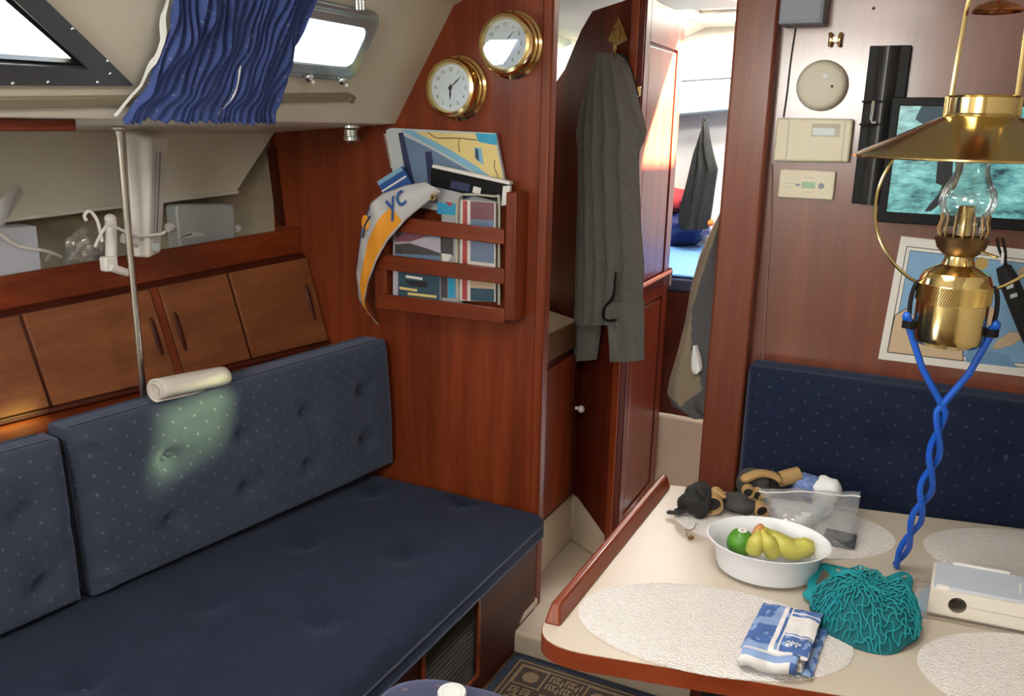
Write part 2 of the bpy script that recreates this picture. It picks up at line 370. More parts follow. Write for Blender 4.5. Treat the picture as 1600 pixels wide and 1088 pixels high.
# ================================================================== THE SETTING
BK, TVY, TAB = 2.15, 2.20, .70
S = 'structure'
def side(y, s): return V((-1.45+.528*s, y, 1.50+.849*s))
SN = V((.849, 0, -.528))
def xh(y): return -1.92-.19*(2.15-y)
obj(G().box(-1.65, 1.0, -1.2, 2.0, -.03, 0), 'floor', 'teak', kind=S, smooth=0)
g = G().box(-1.65, 1.0, 2.0, 3.0, -.03, .065)
g.prism([(-.985, 2.0, .065), (-.985, 2.16, .065), (-.985, 2.16, .10), (-.985, 2.06, .10)], (.03, 0, 0))
obj(g, 'floor_forward', 'sole', kind=S, bevel=.012, seg=3)
# cabin side with its three window openings
W1 = [(1.089, .1025), (.785, .30), (.15, .30), (.15, .085)]
W2 = rrect(1.425, 1.815, .152, .282, .03)
W3 = rrect(2.60, 3.25, .10, .33, .04)
g = holed([(-1.2, 0), (3.86, 0), (3.86, .37), (-1.2, .37)], [W1, W2, W3], side)
g.grid(lambda a, b: plerp([(-1.45, 0, 1.50), (-1.453, 0, 1.496), (-1.460, 0, 1.495)], b)+V((0, lerp(-1.2, 3.86, a), 0)), 1, 2)
for h in (W1, W2, W3):      # reveals through the coachroof side
    n = len(h)
    for i in range(n):
        p, q = side(*h[i]), side(*h[(i+1) % n]); g.poly([p, q, q-SN*.03, p-SN*.03])
obj(g, 'wall_port', 'cream', kind=S, smooth=20)
obj(G().grid(lambda a, b: V((lerp(-1.460, xh(lerp(-1.2, 3.86, a)), b), lerp(-1.2, 3.86, a), lerp(1.495, 1.46, b))), 6, 4), 'ceiling_side_deck', 'cream', kind=S)
hp = [(0, 1.46), (-.07, 1.20), (-.08, 1.0), (-.16, .60), (.10, -.03)]
obj(G().grid(lambda a, b: V((xh(lerp(-1.2, 3.86, a))+plerp([(p[0], p[1], 0) for p in hp], b).x, lerp(-1.2, 3.86, a), plerp([(p[0], p[1], 0) for p in hp], b).y)), 6, 9), 'wall_hull_port', 'hullcloth', kind=S)
# hull lining panel, cream vinyl
hn = V((1, -.19, 0))
q = [PP(430, 205, (-1.90, 2.15, 1.3), hn), PP(370, 300, (-1.90, 2.15, 1.3), hn), PP(0, 345, (-1.90, 2.15, 1.3), hn)]
aft = q[2]+(q[2]-q[1])*1.6
pts = [q[0]-V((0, 0, .004)), q[1], aft, V((xh(aft.y)+.02, aft.y, 1.462))]
g = G().prism(pts, (-.014, .0027, 0)); obj(g, 'wall_hull_panel', 'hullpanel', kind=S, bevel=.004)
e = [q[1]+V((.004, 0, 0)), q[2]+V((.004, 0, 0)), aft+V((.004, 0, 0))]
obj(G().tube(e, .006, 6), 'trim_1', 'cream_lt', kind=S)
# ceiling: cambered, with hatches, plus openings added for sun spots and forepeak light
H = [[(-.60, .70), (-.10, .70), (-.10, 1.20), (-.60, 1.20)],
     [(-.356, 2.714), (-.611, 2.862), (-.72, 2.93), (-.72, 3.13), (-.356, 3.13)],
     [(-.68, 1.74), (-.50, 1.74), (-.50, 1.94), (-.68, 1.94)], [(-.97, 1.50), (-.85, 1.50), (-.85, 1.63), (-.97, 1.63)], [(-.99, -1.19), (-.32, -1.19), (-.32, -.90), (-.99, -.90)], [(-.99, 3.28), (-.63, 3.28), (-.63, 3.68), (-.99, 3.68)]]
g = holed([(-1.0, -1.2), (.1, -1.2), (.1, 3.86), (-1.0, 3.86)], H, lambda x, y: V((x, y, 1.92)))
for a, b in (((-1.262, 1.808), (-1.0, 1.92)), ((.1, 1.92), (.42, 1.808))):
    g.poly([(a[0], -1.2, a[1]), (b[0], -1.2, b[1]), (b[0], 3.86, b[1]), (a[0], 3.86, a[1])])
for h in H:
    for i in range(len(h)):
        p, r_ = h[i], h[(i+1) % len(h)]; g.poly([(p[0], p[1], 1.92), (r_[0], r_[1], 1.92), (r_[0], r_[1], 2.17 if h is H[4] else 1.97), (p[0], p[1], 2.17 if h is H[4] else 1.97)])
obj(g, 'ceiling', 'cream', kind=S, smooth=0)
obj(G().prism([(x, y, 1.96) for x, y in H[0]], (0, 0, .008)), 'sun_block_pane_1', 'sunblock', kind=S, smooth=0)  # unseen dark pane added in the hatch to keep direct sun out
obj(G().prism([(x, y, 1.962) for x, y in H[5]], (0, 0, .006)), 'sun_block_pane_2', 'sunblock', kind=S, smooth=0)  # unseen dark pane added so no sun enters the forepeak opening
obj(G().box(-1.01, -.30, -1.22, -.88, 2.17, 2.19), 'ceiling_sun_cover', 'cream', kind=S, smooth=0)  # unseen opaque lid added over the companionway opening to block the sun
for h in H[2:4]:
    obj(G().prism([(x, y, 1.935) for x, y in h], (0, 0, .01)), 'sun_spot_pane_1' if h is H[2] else 'sun_spot_pane_2', 'prism', kind=S, smooth=0)  # unseen tinted panes added to place sun spots on backrest and ledge
# main bulkhead, port half
bp = [(-.966, .05), (-.966, 1.925), (-1.0, 1.922), (-1.266, 1.81), (-1.455, 1.50), (-1.925, 1.462), (-1.925, 1.0), (-1.75, .45), (-1.62, .05)]
obj(G().prism([(x, BK, z) for x, z in bp], (0, .028, 0)), 'wall_forward_port', 'mahog', kind=S, smooth=0)
obj(G().box(-.990, -.958, BK-.006, BK+.034, .06, 1.92), 'trim_2', 'mahog', kind=S, bevel=.006)
obj(G().prism([PP(425, 228, (-1.9, 2.13, 1.3), (0, 1, 0)), PP(417, 236, (-1.9, 2.13, 1.3), (0, 1, 0)), PP(432, 353, (-1.9, 2.13, 1.3), (0, 1, 0)), PP(440, 353, (-1.9, 2.13, 1.3), (0, 1, 0))], (0, .02, 0)), 'trim_3', 'mahog_dk', kind=S, smooth=0)
# starboard half and the post
obj(G().box(-.42, 1.0, TVY, TVY+.028, 0, 1.93), 'wall_forward_starboard', 'tvwood', kind=S, smooth=0)
obj(G().box(-.494, -.394, BK, TVY+.05, .05, 1.93), 'trim_4', 'post', kind=S, bevel=.008, seg=3)
# shell behind and beside the camera
g = G()
for a, b in (((.42, 1.808), (.62, 1.49)), ((.62, 1.49), (1.0, 1.44)), ((1.0, 1.44), (1.0, -.03))):
    g.poly([(a[0], -1.2, a[1]), (a[0], 3.86, a[1]), (b[0], 3.86, b[1]), (b[0], -1.2, b[1])])
obj(g, 'wall_starboard', 'cream', kind=S, smooth=0)
g = holed([(-2.6, -.03), (1.0, -.03), (1.0, 1.97), (-2.6, 1.97)], [[(-1.0, 1.48), (-.32, 1.48), (-.32, 1.92), (-1.0, 1.92)]], lambda x, z: V((x, -1.2, z)))
obj(g, 'wall_aft', 'cream', kind=S, smooth=0)
obj(G().box(-2.0, 1.0, 3.86, 3.88, -.03, 1.97), 'wall_forward_forepeak', 'cream_lt', kind=S, smooth=0)
# ------------------------------------------------------------------ windows on the port side
wo = [(1.202, .073), (.795, .335), (.10, .335), (.10, .018)]
wr = root('window_1', side(.6, .05), None, None, kind=S)
obj(ring(wo, W1, lambda y, s: side(y, s), lambda y, s: side(y, s)+SN*.012), 'window_frame', 'alu', wr, bevel=.003)
wi = [(1.072, .107), (.775, .292), (.16, .292), (.16, .092)]
obj(ring(W1, wi, lambda y, s: side(y, s)-SN*.012, lambda y, s: side(y, s)+SN*.004), 'window_gasket', 'black', wr)
obj(G().poly([side(*p)-SN*.012 for p in W1]), 'pane', 'glass', wr, smooth=0)
for x, y in ((113, 45), (168, 95), (172, 115), (75, 128), (152, 128), (20, 130)):
    p = PP(x, y, side(0, 0)+SN*.0125, SN)
    obj(G().ell(p, (.0035, .0035, .0035), 10, 6), 'screw', 'chrome', wr)
wr = root('window_2', side(1.62, .12), None, None, kind=S)
oo = rrect(1.395, 1.848, .122, .308, .045)
obj(ring(oo, W2, lambda y, s: side(y, s), lambda y, s: side(y, s)+SN*.016), 'window_frame', 'portframe', wr, bevel=.004)
o2 = rrect(1.412, 1.832, .138, .294, .038); i2 = rrect(1.44, 1.80, .165, .268, .025)
obj(ring(o2, i2, lambda y, s: side(y, s)+SN*.012, lambda y, s: side(y, s)+SN*.026), 'opening_frame', 'portframe', wr, bevel=.004)
obj(G().poly([side(*p)+SN*.014 for p in i2]), 'pane', 'glass', wr, smooth=0)
for x, y in ((482, 120), (535, 125), (434, 116)):
    p = PP(x, y, side(0, 0)+SN*.018, SN)
    d = obj(G().ell(p, (.012, .014, .013), 12, 8), 'dog_knob', 'chrome', wr)
    obj(G().tube([p+V((0, 0, .022)), p], .006, 8), 'dog_bolt', 'chrome', d); obj(G().tube([p, p+V((.006, .012, -.014))], .004, 6), 'dog_tab', 'whitep', d)
for i in range(3):
    p = PP(558+i*5, 10, side(0, 0)+SN*.02, SN); obj(G().tube([p-V((0, .0, .008)), p+V((0, .0, .012))], .004, 8), 'hinge_knuckle', 'chrome', wr)
wr = root('window_3', side(2.9, .12), None, None, kind=S)
obj(ring(rrect(2.58, 3.27, .08, .35, .05), W3, lambda y, s: side(y, s), lambda y, s: side(y, s)+SN*.01), 'window_frame', 'alu', wr, bevel=.003)
obj(G().poly([side(*p)-SN*.01 for p in W3]), 'pane', 'glass', wr, smooth=0)
# curtains
def pleat(y0, y1, s0, s1, n, amp, off, flare=0, nv=26, sp=0.0, seed=0):
    def fn(a, b):
        s = lerp(s0, s1, b); pin = math.exp(-((s-sp)/.02)**2)
        y = lerp(y0(s), y1(s), a+.012*math.sin(a*23+s*30+seed))
        wv = math.sin(a*n*2*math.pi+1.6*math.sin(a*9+seed)+3.0*noise.noise(V((a*5, s*9, seed)))); wv = math.copysign(abs(wv)**.7, wv)*.75+.5*noise.noise(V((a*30, s*14, seed)))
        am = amp*(1-.45*pin)*(1+.8*noise.noise(V((a*7, s*12, seed+3))))
        return side(y, s-.012*noise.noise(V((a*9, 0, seed)))*sstep(.06, -.02, s))+SN*(off+am*wv*.5+am*.5+.010*(1-pin)*sstep(.16, -.03, s)*0)
    return fn
def cy0(s): return plerp([(1.150, 0, 0), (1.205, 0, 0), (1.215, 0, 0), (1.195, 0, 0), (1.184, 0, 0)], (s+.02)/.40).x
def cy1(s): return plerp([(1.60, 0, 0), (1.575, 0, 0), (1.57, 0, 0), (1.558, 0, 0), (1.553, 0, 0)], (s+.02)/.40).x
fn = pleat(cy0, cy1, .014, .345, 21, .024, .022, sp=.045)
cr = root('window_curtain', side(1.39, 0)+SN*.03, 'gathered blue patterned curtain between the dark framed window and the chrome portlight', 'curtain')
obj(G().grid(fn, 180, 30, uvf=lambda a, b: (a*.75, b*.36)), 'cloth', 'curtain', cr, smooth=60, solid=.002)
obj(G().grid(lambda a, b: fn(-.004-.012*a*(1+.4*math.sin(b*9))*min(1, max(0.03, b-.22)*2.5), b)-SN*(.004+.006*a), 3, 30), 'lining_edge', 'lining', cr, smooth=60)
obj(G().grid(lambda a, b: fn(lerp(.575, .580, a)+.012*math.sin(b*7), b)+SN*.003, 2, 30), 'lining_seam', 'lining', cr, smooth=60)
rr = root('curtain_rail', side(.9, .06), 'flat beige brown curtain track along the cabin side under the windows', 'curtain rail')
p0 = [PP(x, y, side(0, 0), SN) for x, y in ((0, 150), (0, 163), (545, 144), (545, 156))]
dirv = (p0[2]-p0[0]); 
def strip(a, b, c, d, t): return G().prism([a, b, d, c], SN*t)
k = 1.2
obj(strip(p0[0]-dirv*k, p0[1]-dirv*k, p0[2], p0[3], .010), 'track', plain('rail_beige', (.25, .21, .14), .5, var=.08), rr, bevel=.002)
obj(strip(side(1.0, .352), side(1.0, .364), side(1.9, .352), side(1.9, .364), .012), 'top_track', 'alu', rr, bevel=.002)
c = side(1.878, .072); obj(G().obox(c+SN*.008, (0, .010, 0), V((.528, 0, .849))*.009, SN*.008), 'end_cap', plain('rail_cap', (.20, .16, .10), .5), rr, bevel=.002)
fn = pleat(lambda s: 2.62, lambda s: 3.2, .02, .36, 7, .03, .02, sp=.3, seed=4)
obj(G().grid(fn, 60, 14), 'cabin_curtain', 'thincurtain', label='thin cream curtain over the forward cabin window, lit from behind', cat='curtain', smooth=60)
# wooden batten under the side deck, deck spotlight
p = [P(118, 178, 'x', -1.49), P(118, 205, 'x', -1.49)]
obj(G().box(-1.51, -1.49, .3, p[0].y, p[1].z, 1.4935), 'wooden_batten', 'mahog_y', label='short dark wooden batten fixed under the side deck beside the pole', cat='batten', bevel=.003)
c = P(548, 190, 'y', 2.09); zc = lerp(1.495, 1.46, (-1.46-c.x)/(-1.46-xh(2.09)))
lr = root('deck_spotlight', (c.x, c.y, zc-.05), 'small round chrome spotlight under the side deck by the bulkhead', 'light')
obj(G().lathe([(0, 0), (.033, 0), (.033, -.006), (.022, -.012), (.020, -.03), (.023, -.032), (.023, -.042), (.016, -.050), (0, -.050)], (c.x, c.y, zc+.001), 20), 'housing', 'chrome', lr)
obj(G().lathe([(0, -.0505), (.013, -.0505), (.012, -.0535), (0, -.054)], (c.x, c.y, zc), 16), 'lens', 'lampglass', lr)
# ================================================================== PORT SIDE FURNITURE
def LK(y, t):       # locker face
    d = 2.15-y; return V((-1.719-.081*t-.19*d, y, .795+(.285-.052*d)*t))
LN = V((.285, -.054, .081)).normalized()
lk = root('hull_locker', LK(1.2, 0), 'row of reddish brown locker doors below the port hull shelf', 'locker')
obj(G().prism([LK(2.148, -.02)-LN*.004, LK(2.148, 1.02)-LN*.004, LK(.0, 1.02)-LN*.004, LK(.0, -.02)-LN*.004], -LN*.02), 'carcass', 'mahog_dk', lk, smooth=0)
seams = [(.05, .70), (.706, 1.281), (1.289, 1.614), (1.640, 1.853), (1.861, 2.146)]
for i, (a, b) in enumerate(seams):
    d = obj(G().prism([LK(a, .06)-LN*.004, LK(a, .985)-LN*.004, LK(b, .985)-LN*.004, LK(b, .06)-LN*.004], LN*.012), 'door', 'locker', lk, bevel=.003)
    for yy in {2: [1.592], 3: [1.662], 4: [2.112]}.get(i, []):
        pts = [LK(yy, .30)+LN*.0085, LK(yy, .36)+LN*.010, LK(yy, .50)+LN*.010, LK(yy, .66)+LN*.010, LK(yy, .70)+LN*.0085]
        obj(G().tube(pts, [.004, .007, .008, .007, .004], 8, flat=.7), 'finger_pull', 'mahog_dk', d)
obj(G().prism([LK(1.616, .06)-LN*.003, LK(1.616, .985)-LN*.003, LK(1.638, .985)-LN*.003, LK(1.638, .06)-LN*.003], LN*.006), 'mullion', 'mahog_y', lk)
obj(G().prism([LK(2.148, 0)+LN*.0, LK(2.148, .055), LK(0, .055), LK(0, 0)], LN*.014), 'bottom_rail', 'mahog_dk', lk, bevel=.003)
sh = root('hull_shelf', V((-1.98, 1.2, 1.06)), 'shelf with tall mahogany fiddle board above the port lockers', 'shelf')
def FD(y, z): d = 2.15-y; return V((-1.817-.19*d, y, z-.052*d))
obj(G().prism([FD(2.148, 1.088), FD(2.148, 1.171), FD(0, 1.171), FD(0, 1.088)], V((-.018, .0034, 0))), 'fiddle', 'mahog_y', sh, bevel=.006, seg=3)
obj(G().hexa([FD(2.148, 1.10)+V((-.018, 0, 0)), V((xh(2.148)-.04, 2.148, 1.10)), V((xh(0)-.04, 0, .99)), FD(0, 1.10)+V((-.018, 0, 0)),
              FD(2.148, 1.112)+V((-.018, 0, 0)), V((xh(2.148)-.04, 2.148, 1.112)), V((xh(0)-.04, 0, 1.002)), FD(0, 1.112)+V((-.018, 0, 0))]), 'shelf_board', 'mahog_y', sh, smooth=0)
obj(G().prism([LK(2.148, 1.0), FD(2.148, 1.09), FD(0, 1.09), LK(0, 1.0)], (-.02, 0, 0)), 'shadow_gap', 'mahog_dk', sh, smooth=0)
# ledge behind the backrest
def LE(y, x): d = 2.15-y; return V((x-.19*d, y, .795))
obj(G().prism([LE(2.148, -1.735), LE(2.148, -1.60), LE(0, -1.60), LE(0, -1.735)], (0, 0, -.03)), 'backrest_ledge', 'mahog_y', label='narrow mahogany ledge between the lockers and the seat backs', cat='ledge', bevel=.004)
# pole
b = P(225, 630, 'z', .795); t = V((b.x, b.y, 1.4755))
pr = root('grab_pole', b, 'thin polished steel pole standing on the ledge up to the side deck', 'pole')
obj(G().tube([b+V((0, 0, .001)), t], .0085, 16), 'tube', 'steel', pr)
obj(G().lathe([(0, .001), (.018, .001), (.018, .006), (.011, .010), (.011, .018)], b, 20), 'foot_flange', 'steel', pr)
obj(G().lathe([(.011, -.018), (.011, -.008), (.018, -.005), (.018, -.0005), (0, -.0005)], t, 20), 'top_flange', 'steel', pr)
# ------------------------------------------------------------------ cushions
def cushion(name, O, U, Vv, N, wd, ht, th, buttons, mats, label, cat, group=None, nu=90, nv=44, crown=.02, dimple=.022, sig=.03, creases=(), ruche=None, pipe=True, pw=7, bsize=.011, roundr=.03):
    O, U, Vv, N = V(O), V(U).normalized(), V(Vv).normalized(), V(N).normalized()
    r = root(name, O+U*wd/2, label, cat, group)
    def prof(t, L):        # edge roll-off
        d = min(t, 1-t)*L
        return 1.0 if d >= roundr else math.sqrt(max(0, 1-((roundr-d)/roundr)**2))
    def m(t, L):
        e = min(.45, 1.6*roundr/L); n = .30
        return e*(t/n)**1.8 if t < n else (1-e*((1-t)/n)**1.8 if t > 1-n else lerp(e, 1-e, (t-n)/(1-2*n)))
    def hgt(a, b):
        u, v = a*wd, b*ht; e = min(prof(a, wd), prof(b, ht))
        h = th-roundr+roundr*e+crown*math.sin(math.pi*a)**.5*math.sin(math.pi*b)**.5
        for bu, bv in buttons:
            d2 = ((u-bu)**2+(v-bv)**2); h -= dimple*math.exp(-d2/(2*sig*sig))+.006*math.exp(-d2/(2*(.4*sig)**2))
        for (u0, v0, u1, v1, dep) in creases:
            L2 = (u1-u0)**2+(v1-v0)**2; tt = max(0, min(1, ((u-u0)*(u1-u0)+(v-v0)*(v1-v0))/L2))
            d2 = (u-u0-tt*(u1-u0))**2+(v-v0-tt*(v1-v0))**2; h -= dep*math.exp(-d2/(2*.011**2))
        if ruche: h += ruche*math.sin(v*95+3*math.sin(v*20))*math.exp(-((u-.03)/.03)**2)
        h += .003*noise.noise(V((u*7, v*7, wd)))
        return h
    fn = lambda a, b: O+U*(m(a, wd)*wd)+Vv*(m(b, ht)*ht)+N*hgt(m(a, wd), m(b, ht))
    g = G().grid(fn, nu, nv, uvf=lambda a, b: (m(a, wd)*wd, m(b, ht)*ht))
    loop = [(i/nu, 0) for i in range(nu)]+[(1, j/nv) for j in range(nv)]+[(1-i/nu, 1) for i in range(nu)]+[(0, 1-j/nv) for j in range(nv)]
    base = [O+U*(m(a, wd)*wd)+Vv*(m(b, ht)*ht) for a, b in loop]; top = [fn(a, b) for a, b in loop]; n = len(loop)
    g.add(base+top, [(i, (i+1) % n, n+(i+1) % n, n+i) for i in range(n)]+[tuple(range(n))], 0, [(m(a, wd)*wd+b*.02, m(b, ht)*ht) for a, b in loop]*2)
    body = obj(g, 'cover', mats[0], r, smooth=70)
    if pipe:
        pts = [O+U*(q[0])+Vv*(q[1])+N*(th-roundr) for q in rrect(.0, wd, .0, ht, .02, 4)]
        obj(G().tube(pts, .0035, 6, closed=True), 'piping', 'velplain', r)
        pts = [p_-N*(th-roundr-.006) for p_ in pts]; obj(G().tube(pts, .0035, 6, closed=True), 'piping', 'velplain', r)
    for bu, bv in buttons:
        a, b_ = bu/wd, bv/ht; c_ = O+U*bu+Vv*bv+N*(hgt(a, b_)+.001)
        rot = Matrix((U, Vv, N)).transposed()
        g = G().ell((0, 0, bsize*.25), (bsize, bsize, bsize*.6), 14, 8); g.v = [c_+rot @ p_ for p_ in g.v]
        obj(g, 'button', mats[1], r)
    return r
# backrest two: the long one against the bulkhead
A0, A1 = V((-1.628, 1.168, .414)), V((-1.452, 2.142, .436))
U = (A1-A0).normalized(); N = V((U.y, -U.x, 0)).normalized(); Z = V((0, 0, 1)); lean = (Z-N*.03); lean = (lean-U*lean.dot(U)).normalized(); N2 = U.cross(lean)
def onc(x, y, O, U, N2, vv):
    p = PP(x, y, O, N2)-V(O); return (p.dot(U), p.dot(vv))
th = .115; O = A0-N2*th
bt = [onc(x, y, A0, U, N2, lean) for x, y in ((260, 719), (377, 679), (475, 644), (567, 608), (269, 809), (382, 761), (481, 726), (571, 686))]
cr_ = [(bt[i][0], bt[i][1], bt[i+4][0], bt[i+4][1], .004) for i in range(4)]+[(bt[i][0], bt[i][1], bt[i+1][0], bt[i+1][1], .0025) for i in (0, 1, 2, 4, 5, 6)]
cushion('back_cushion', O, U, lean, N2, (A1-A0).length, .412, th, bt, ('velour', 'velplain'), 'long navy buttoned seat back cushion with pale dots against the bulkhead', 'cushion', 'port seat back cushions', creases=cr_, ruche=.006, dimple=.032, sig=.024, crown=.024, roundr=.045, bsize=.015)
UF = V((U.x, U.y, 0)).normalized(); lean2 = (Z-N*.03).normalized(); N3 = UF.cross(lean2); B1 = A0-UF*.022; B1.z = .416; B0 = B1-UF*.95; O = B0-N3*th
bt2 = [onc(x, y, A0, U, N2, lean) for x, y in ((43, 801), (75, 915))]; L0 = .962
bt2 = [(u+L0, v) for u, v in bt2]
bt2 += [(u-.24, v) for u, v in bt2[:2]]+[(u-.48, v) for u, v in bt2[:2]]
cr_ = [(bt2[1][0], bt2[1][1], .95, .20, .006), (bt2[1][0], bt2[1][1], bt2[0][0], bt2[0][1], .004)]
cushion('back_cushion', O, UF, lean2, N3, .95, .392, th, bt2, ('velour', 'velplain'), 'navy buttoned seat back cushion with pale dots, beside the pole end of the long cushion', 'cushion', 'port seat back cushions', creases=cr_, dimple=.034, sig=.027, roundr=.05, crown=.026, bsize=.015)
# seat cushion
O = V((-.938, 2.142, .308)); U = V((0, -1, 0)); Vv = V((-1, 0, 0)); wd, ht, th = 2.0, .93, .088
db = []
for x, y in ((500, 973), (632, 868), (722, 784), (325, 948), (475, 853), (580, 769), (130, 1071)):
    p = P(x, y, 'z', .40); db.append(((2.142-p.y), (-.938-p.x)))
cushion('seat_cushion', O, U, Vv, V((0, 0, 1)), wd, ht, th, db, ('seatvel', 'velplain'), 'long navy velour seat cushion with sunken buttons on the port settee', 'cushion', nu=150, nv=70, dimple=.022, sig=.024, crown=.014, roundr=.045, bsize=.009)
# settee base with the louvred vent
sb = root('settee_base', (-1.0, 1.2, 0), 'dark mahogany settee front with louvred vent under the port seat', 'settee')
def BX(y, z): return V((-.965, y, z))
vy0, vy1, vz0, vz1 = 1.505, 1.762, .072, .292
g = holed([(.14, .0), (2.135, .0), (2.135, .306), (.14, .306)], [[(vy0, vz0), (vy1, vz0), (vy1, vz1), (vy0, vz1)]], lambda y, z: V((-.965, y, z)))
obj(g, 'front_panel', 'mahog_dk', sb, solid=.016, smooth=0)
obj(G().box(-1.60, -.975, .14, 2.135, .292, .305), 'seat_board', 'mahog_dk', sb, smooth=0)
obj(ring([(vy0-.014, vz0-.014), (vy1+.014, vz0-.014), (vy1+.014, vz1+.010), (vy0-.014, vz1+.010)], [(vy0, vz0), (vy1, vz0), (vy1, vz1), (vy0, vz1)], lambda y, z: V((-.957, y, z)), lambda y, z: V((-.950, y, z))), 'vent_frame', 'mahog_y', sb, bevel=.002)
obj(G().box(-1.02, -1.01, vy0-.02, vy1+.02, vz0-.02, vz1+.01), 'vent_backing', 'dark', sb, smooth=0)
slat = None
for i in range(15):
    z = vz0+.007+i*(vz1-vz0-.01)/14.5
    c = V((-.966, (vy0+vy1)/2, z))
    if slat is None:
        slat = obj(G().obox(c, (0, (vy1-vy0)/2, 0), V((.009, 0, -.006)), V((.0012, 0, .0018))), 'louvre', plain('louvre_olive', (.022, .017, .010), .5), sb, smooth=0); z0_ = z
    else:
        o = slat.copy(); COL.objects.link(o); o.parent = sb; o.location = (0, 0, z-z0_); ORG[o] = ORG[sb]
# ================================================================== FORWARD PASSAGE
def warpn(amp, sc, seed=0): return lambda p: p*(1+amp*noise.noise(p*sc+V((seed, seed*2.1, 0))))
AP, AD, AN = V((-.84, 2.48, 0)), V((-.847, .532, 0)), V((-.532, -.847, 0))      # door A: edge, run, outward normal
def onA(x, y, off=0): return PP(x, y, AP+AN*off, AN)
def DA(w, z, off=0): return AP+AD*w+V((0, 0, z))+AN*off
ha = root('cabin_door', DA(.3, .25), 'dark mahogany door with curved top corner behind the hanging grey fleece', 'door')
poly = [DA(0, .13), DA(0, 1.862), onA(925, 17), onA(908, 46), onA(896, 74), onA(882, 108), onA(860, 140), DA(.55, 1.50), DA(.55, .9), DA(.55, .25), onA(902, 778), onA(950, 845)]
obj(G().prism(poly, AN*-.024), 'panel', 'mahog_matte', ha, bevel=.003)
obj(G().prism([DA(0, .13, 0), DA(0, 1.858), DA(.03, 1.855), DA(.03, .15)], AN*.006), 'edge_stile', 'mahog', ha, bevel=.002)
for z in (1.60, 1.49):
    obj(G().obox(DA(-.008, z, .0), AD*.010, AN*.006, V((0, 0, .014))), 'latch_plate', 'brass_satin', ha, bevel=.002)
obj(G().ell(onA(997, 229, .012), (.011, .011, .011), 12, 8), 'door_knob', 'chrome', ha)
em = root('brass_emblem', onA(965, 70, .005), 'small triangular brass sail emblem on the mahogany cabin door', 'emblem')
ip = [(966, 26), (949, 63), (964, 70), (981, 63)]
obj(G().prism([onA(*p, .0005) for p in ip], AN*.003), 'plate', plain('emblem_brass_dark', (.35, .22, .07), .35, .9), em, bevel=.001)
obj(G().tube([onA(*p, .004) for p in ip], .0022, 6, closed=True), 'rim', 'brass_satin', em)
obj(G().tube(smoothpath([onA(*p, .005) for p in ((960, 60), (959, 48), (964, 41), (969, 48), (968, 62))], 5), .0022, 6), 'loop', 'brass_satin', em)
hk = root('coat_hook', onA(961, 84, .01), 'brass coat hook holding the grey fleece below the emblem', 'hook')
obj(G().tube(smoothpath([onA(961, 76, .002), onA(961, 82, .02), onA(961, 88, .045), onA(961, 80, .055)], 5), .004, 8), 'prong', 'brass_satin', hk)
obj(G().obox(onA(961, 76, .003), AD*.008, V((0, 0, .012)), AN*.002), 'plate', 'brass_satin', hk, bevel=.001)
def hang(rows, p0, n, thick, folds, amp, nu=48, nv=40, seed=0, g=None, m=0, mf=None, pinch=0):
    n = V(n).normalized(); p0 = V(p0); g = g or G()
    def edge(b):
        t = b*(len(rows)-1); i = min(int(t), len(rows)-2); f = t-i; return [lerp(rows[i][k], rows[i+1][k], f) for k in range(3)]
    def fn(a, b):
        y, xl, xr = edge(b); L, R = PP(xl, y, p0, n), PP(xr, y, p0, n)
        w = (math.sin(math.pi*a))**.55 if 0 < a < 1 else 0
        fo = math.sin(a*folds*2*math.pi+.9*math.sin(b*3+seed)+2*noise.noise(V((a*3, b*2.2, seed))))
        if pinch: fo = 1-2*abs(math.sin(a*folds*math.pi+.5*math.sin(b*4+seed)+1.2*noise.noise(V((a*2, b*1.6, seed)))))**.55*-1-2
        return L.lerp(R, a)+n*(thick*w+amp*w*fo*(.35+.65*min(1, b*2) if pinch else 1))
    g.grid(fn, nu, nv, m, mf); g.grid(lambda a, b: PP(lerp(edge(b)[1], edge(b)[2], a), edge(b)[0], p0, n)-n*.002, nu, nv, m, mf)
    return g, fn
fp = AP+AN*.012
rows = [(84, 954, 969), (92, 946, 977), (108, 938, 985), (130, 930, 991), (170, 917, 1001), (205, 909, 1010), (222, 911, 1005), (240, 914, 997), (300, 913, 999), (360, 910, 1001), (410, 908, 1006), (450, 907, 1004), (505, 906, 1003)]
g, ff = hang(rows, fp, AN, .055, 6.2, .030, 90, 60, 2, pinch=1)
fl = root('fleece_jacket', onA(955, 560, .03), 'grey fleece jacket hanging from the hook on the cabin door', 'jacket')
obj(g, 'body', 'fleece', fl, smooth=70)
g, _ = hang([(480, 906, 942), (520, 906, 938), (562, 904, 932)], fp+AN*.01, AN, .045, 2, .010, 24, 16, 5); obj(g, 'sleeve', 'fleece', fl, smooth=70)
g, _ = hang([(470, 955, 1006), (520, 958, 1006), (563, 963, 1006)], fp+AN*.015, AN, .05, 1.6, .010, 24, 16, 9); obj(g, 'sleeve', 'fleece', fl, smooth=70)
g, _ = hang([(84, 950, 975), (110, 936, 988), (150, 922, 998)], fp-AN*.004, AN, .025, 2, .006, 16, 12, 1); obj(g, 'collar', 'fleece_dk', fl, smooth=70)
obj(G().tube(smoothpath([onA(*p, .085) for p in ((962, 425), (958, 462), (945, 480), (942, 494), (950, 501), (962, 500))], 5), .004, 6), 'drawcord', 'black', fl)
# plinths moulded with the sole
obj(G().prism([(-1.03, 2.18, .064), (-1.03, 2.60, .064), (-.93, 2.545, .064), (-.86, 2.505, .064), (-.875, 2.53, .064), (-1.06, 2.65, .064), (-1.5, 2.93, .064), (-1.5, 2.18, .064)], (0, 0, .19)), 'trim_5', 'sole', kind=S, bevel=.01)
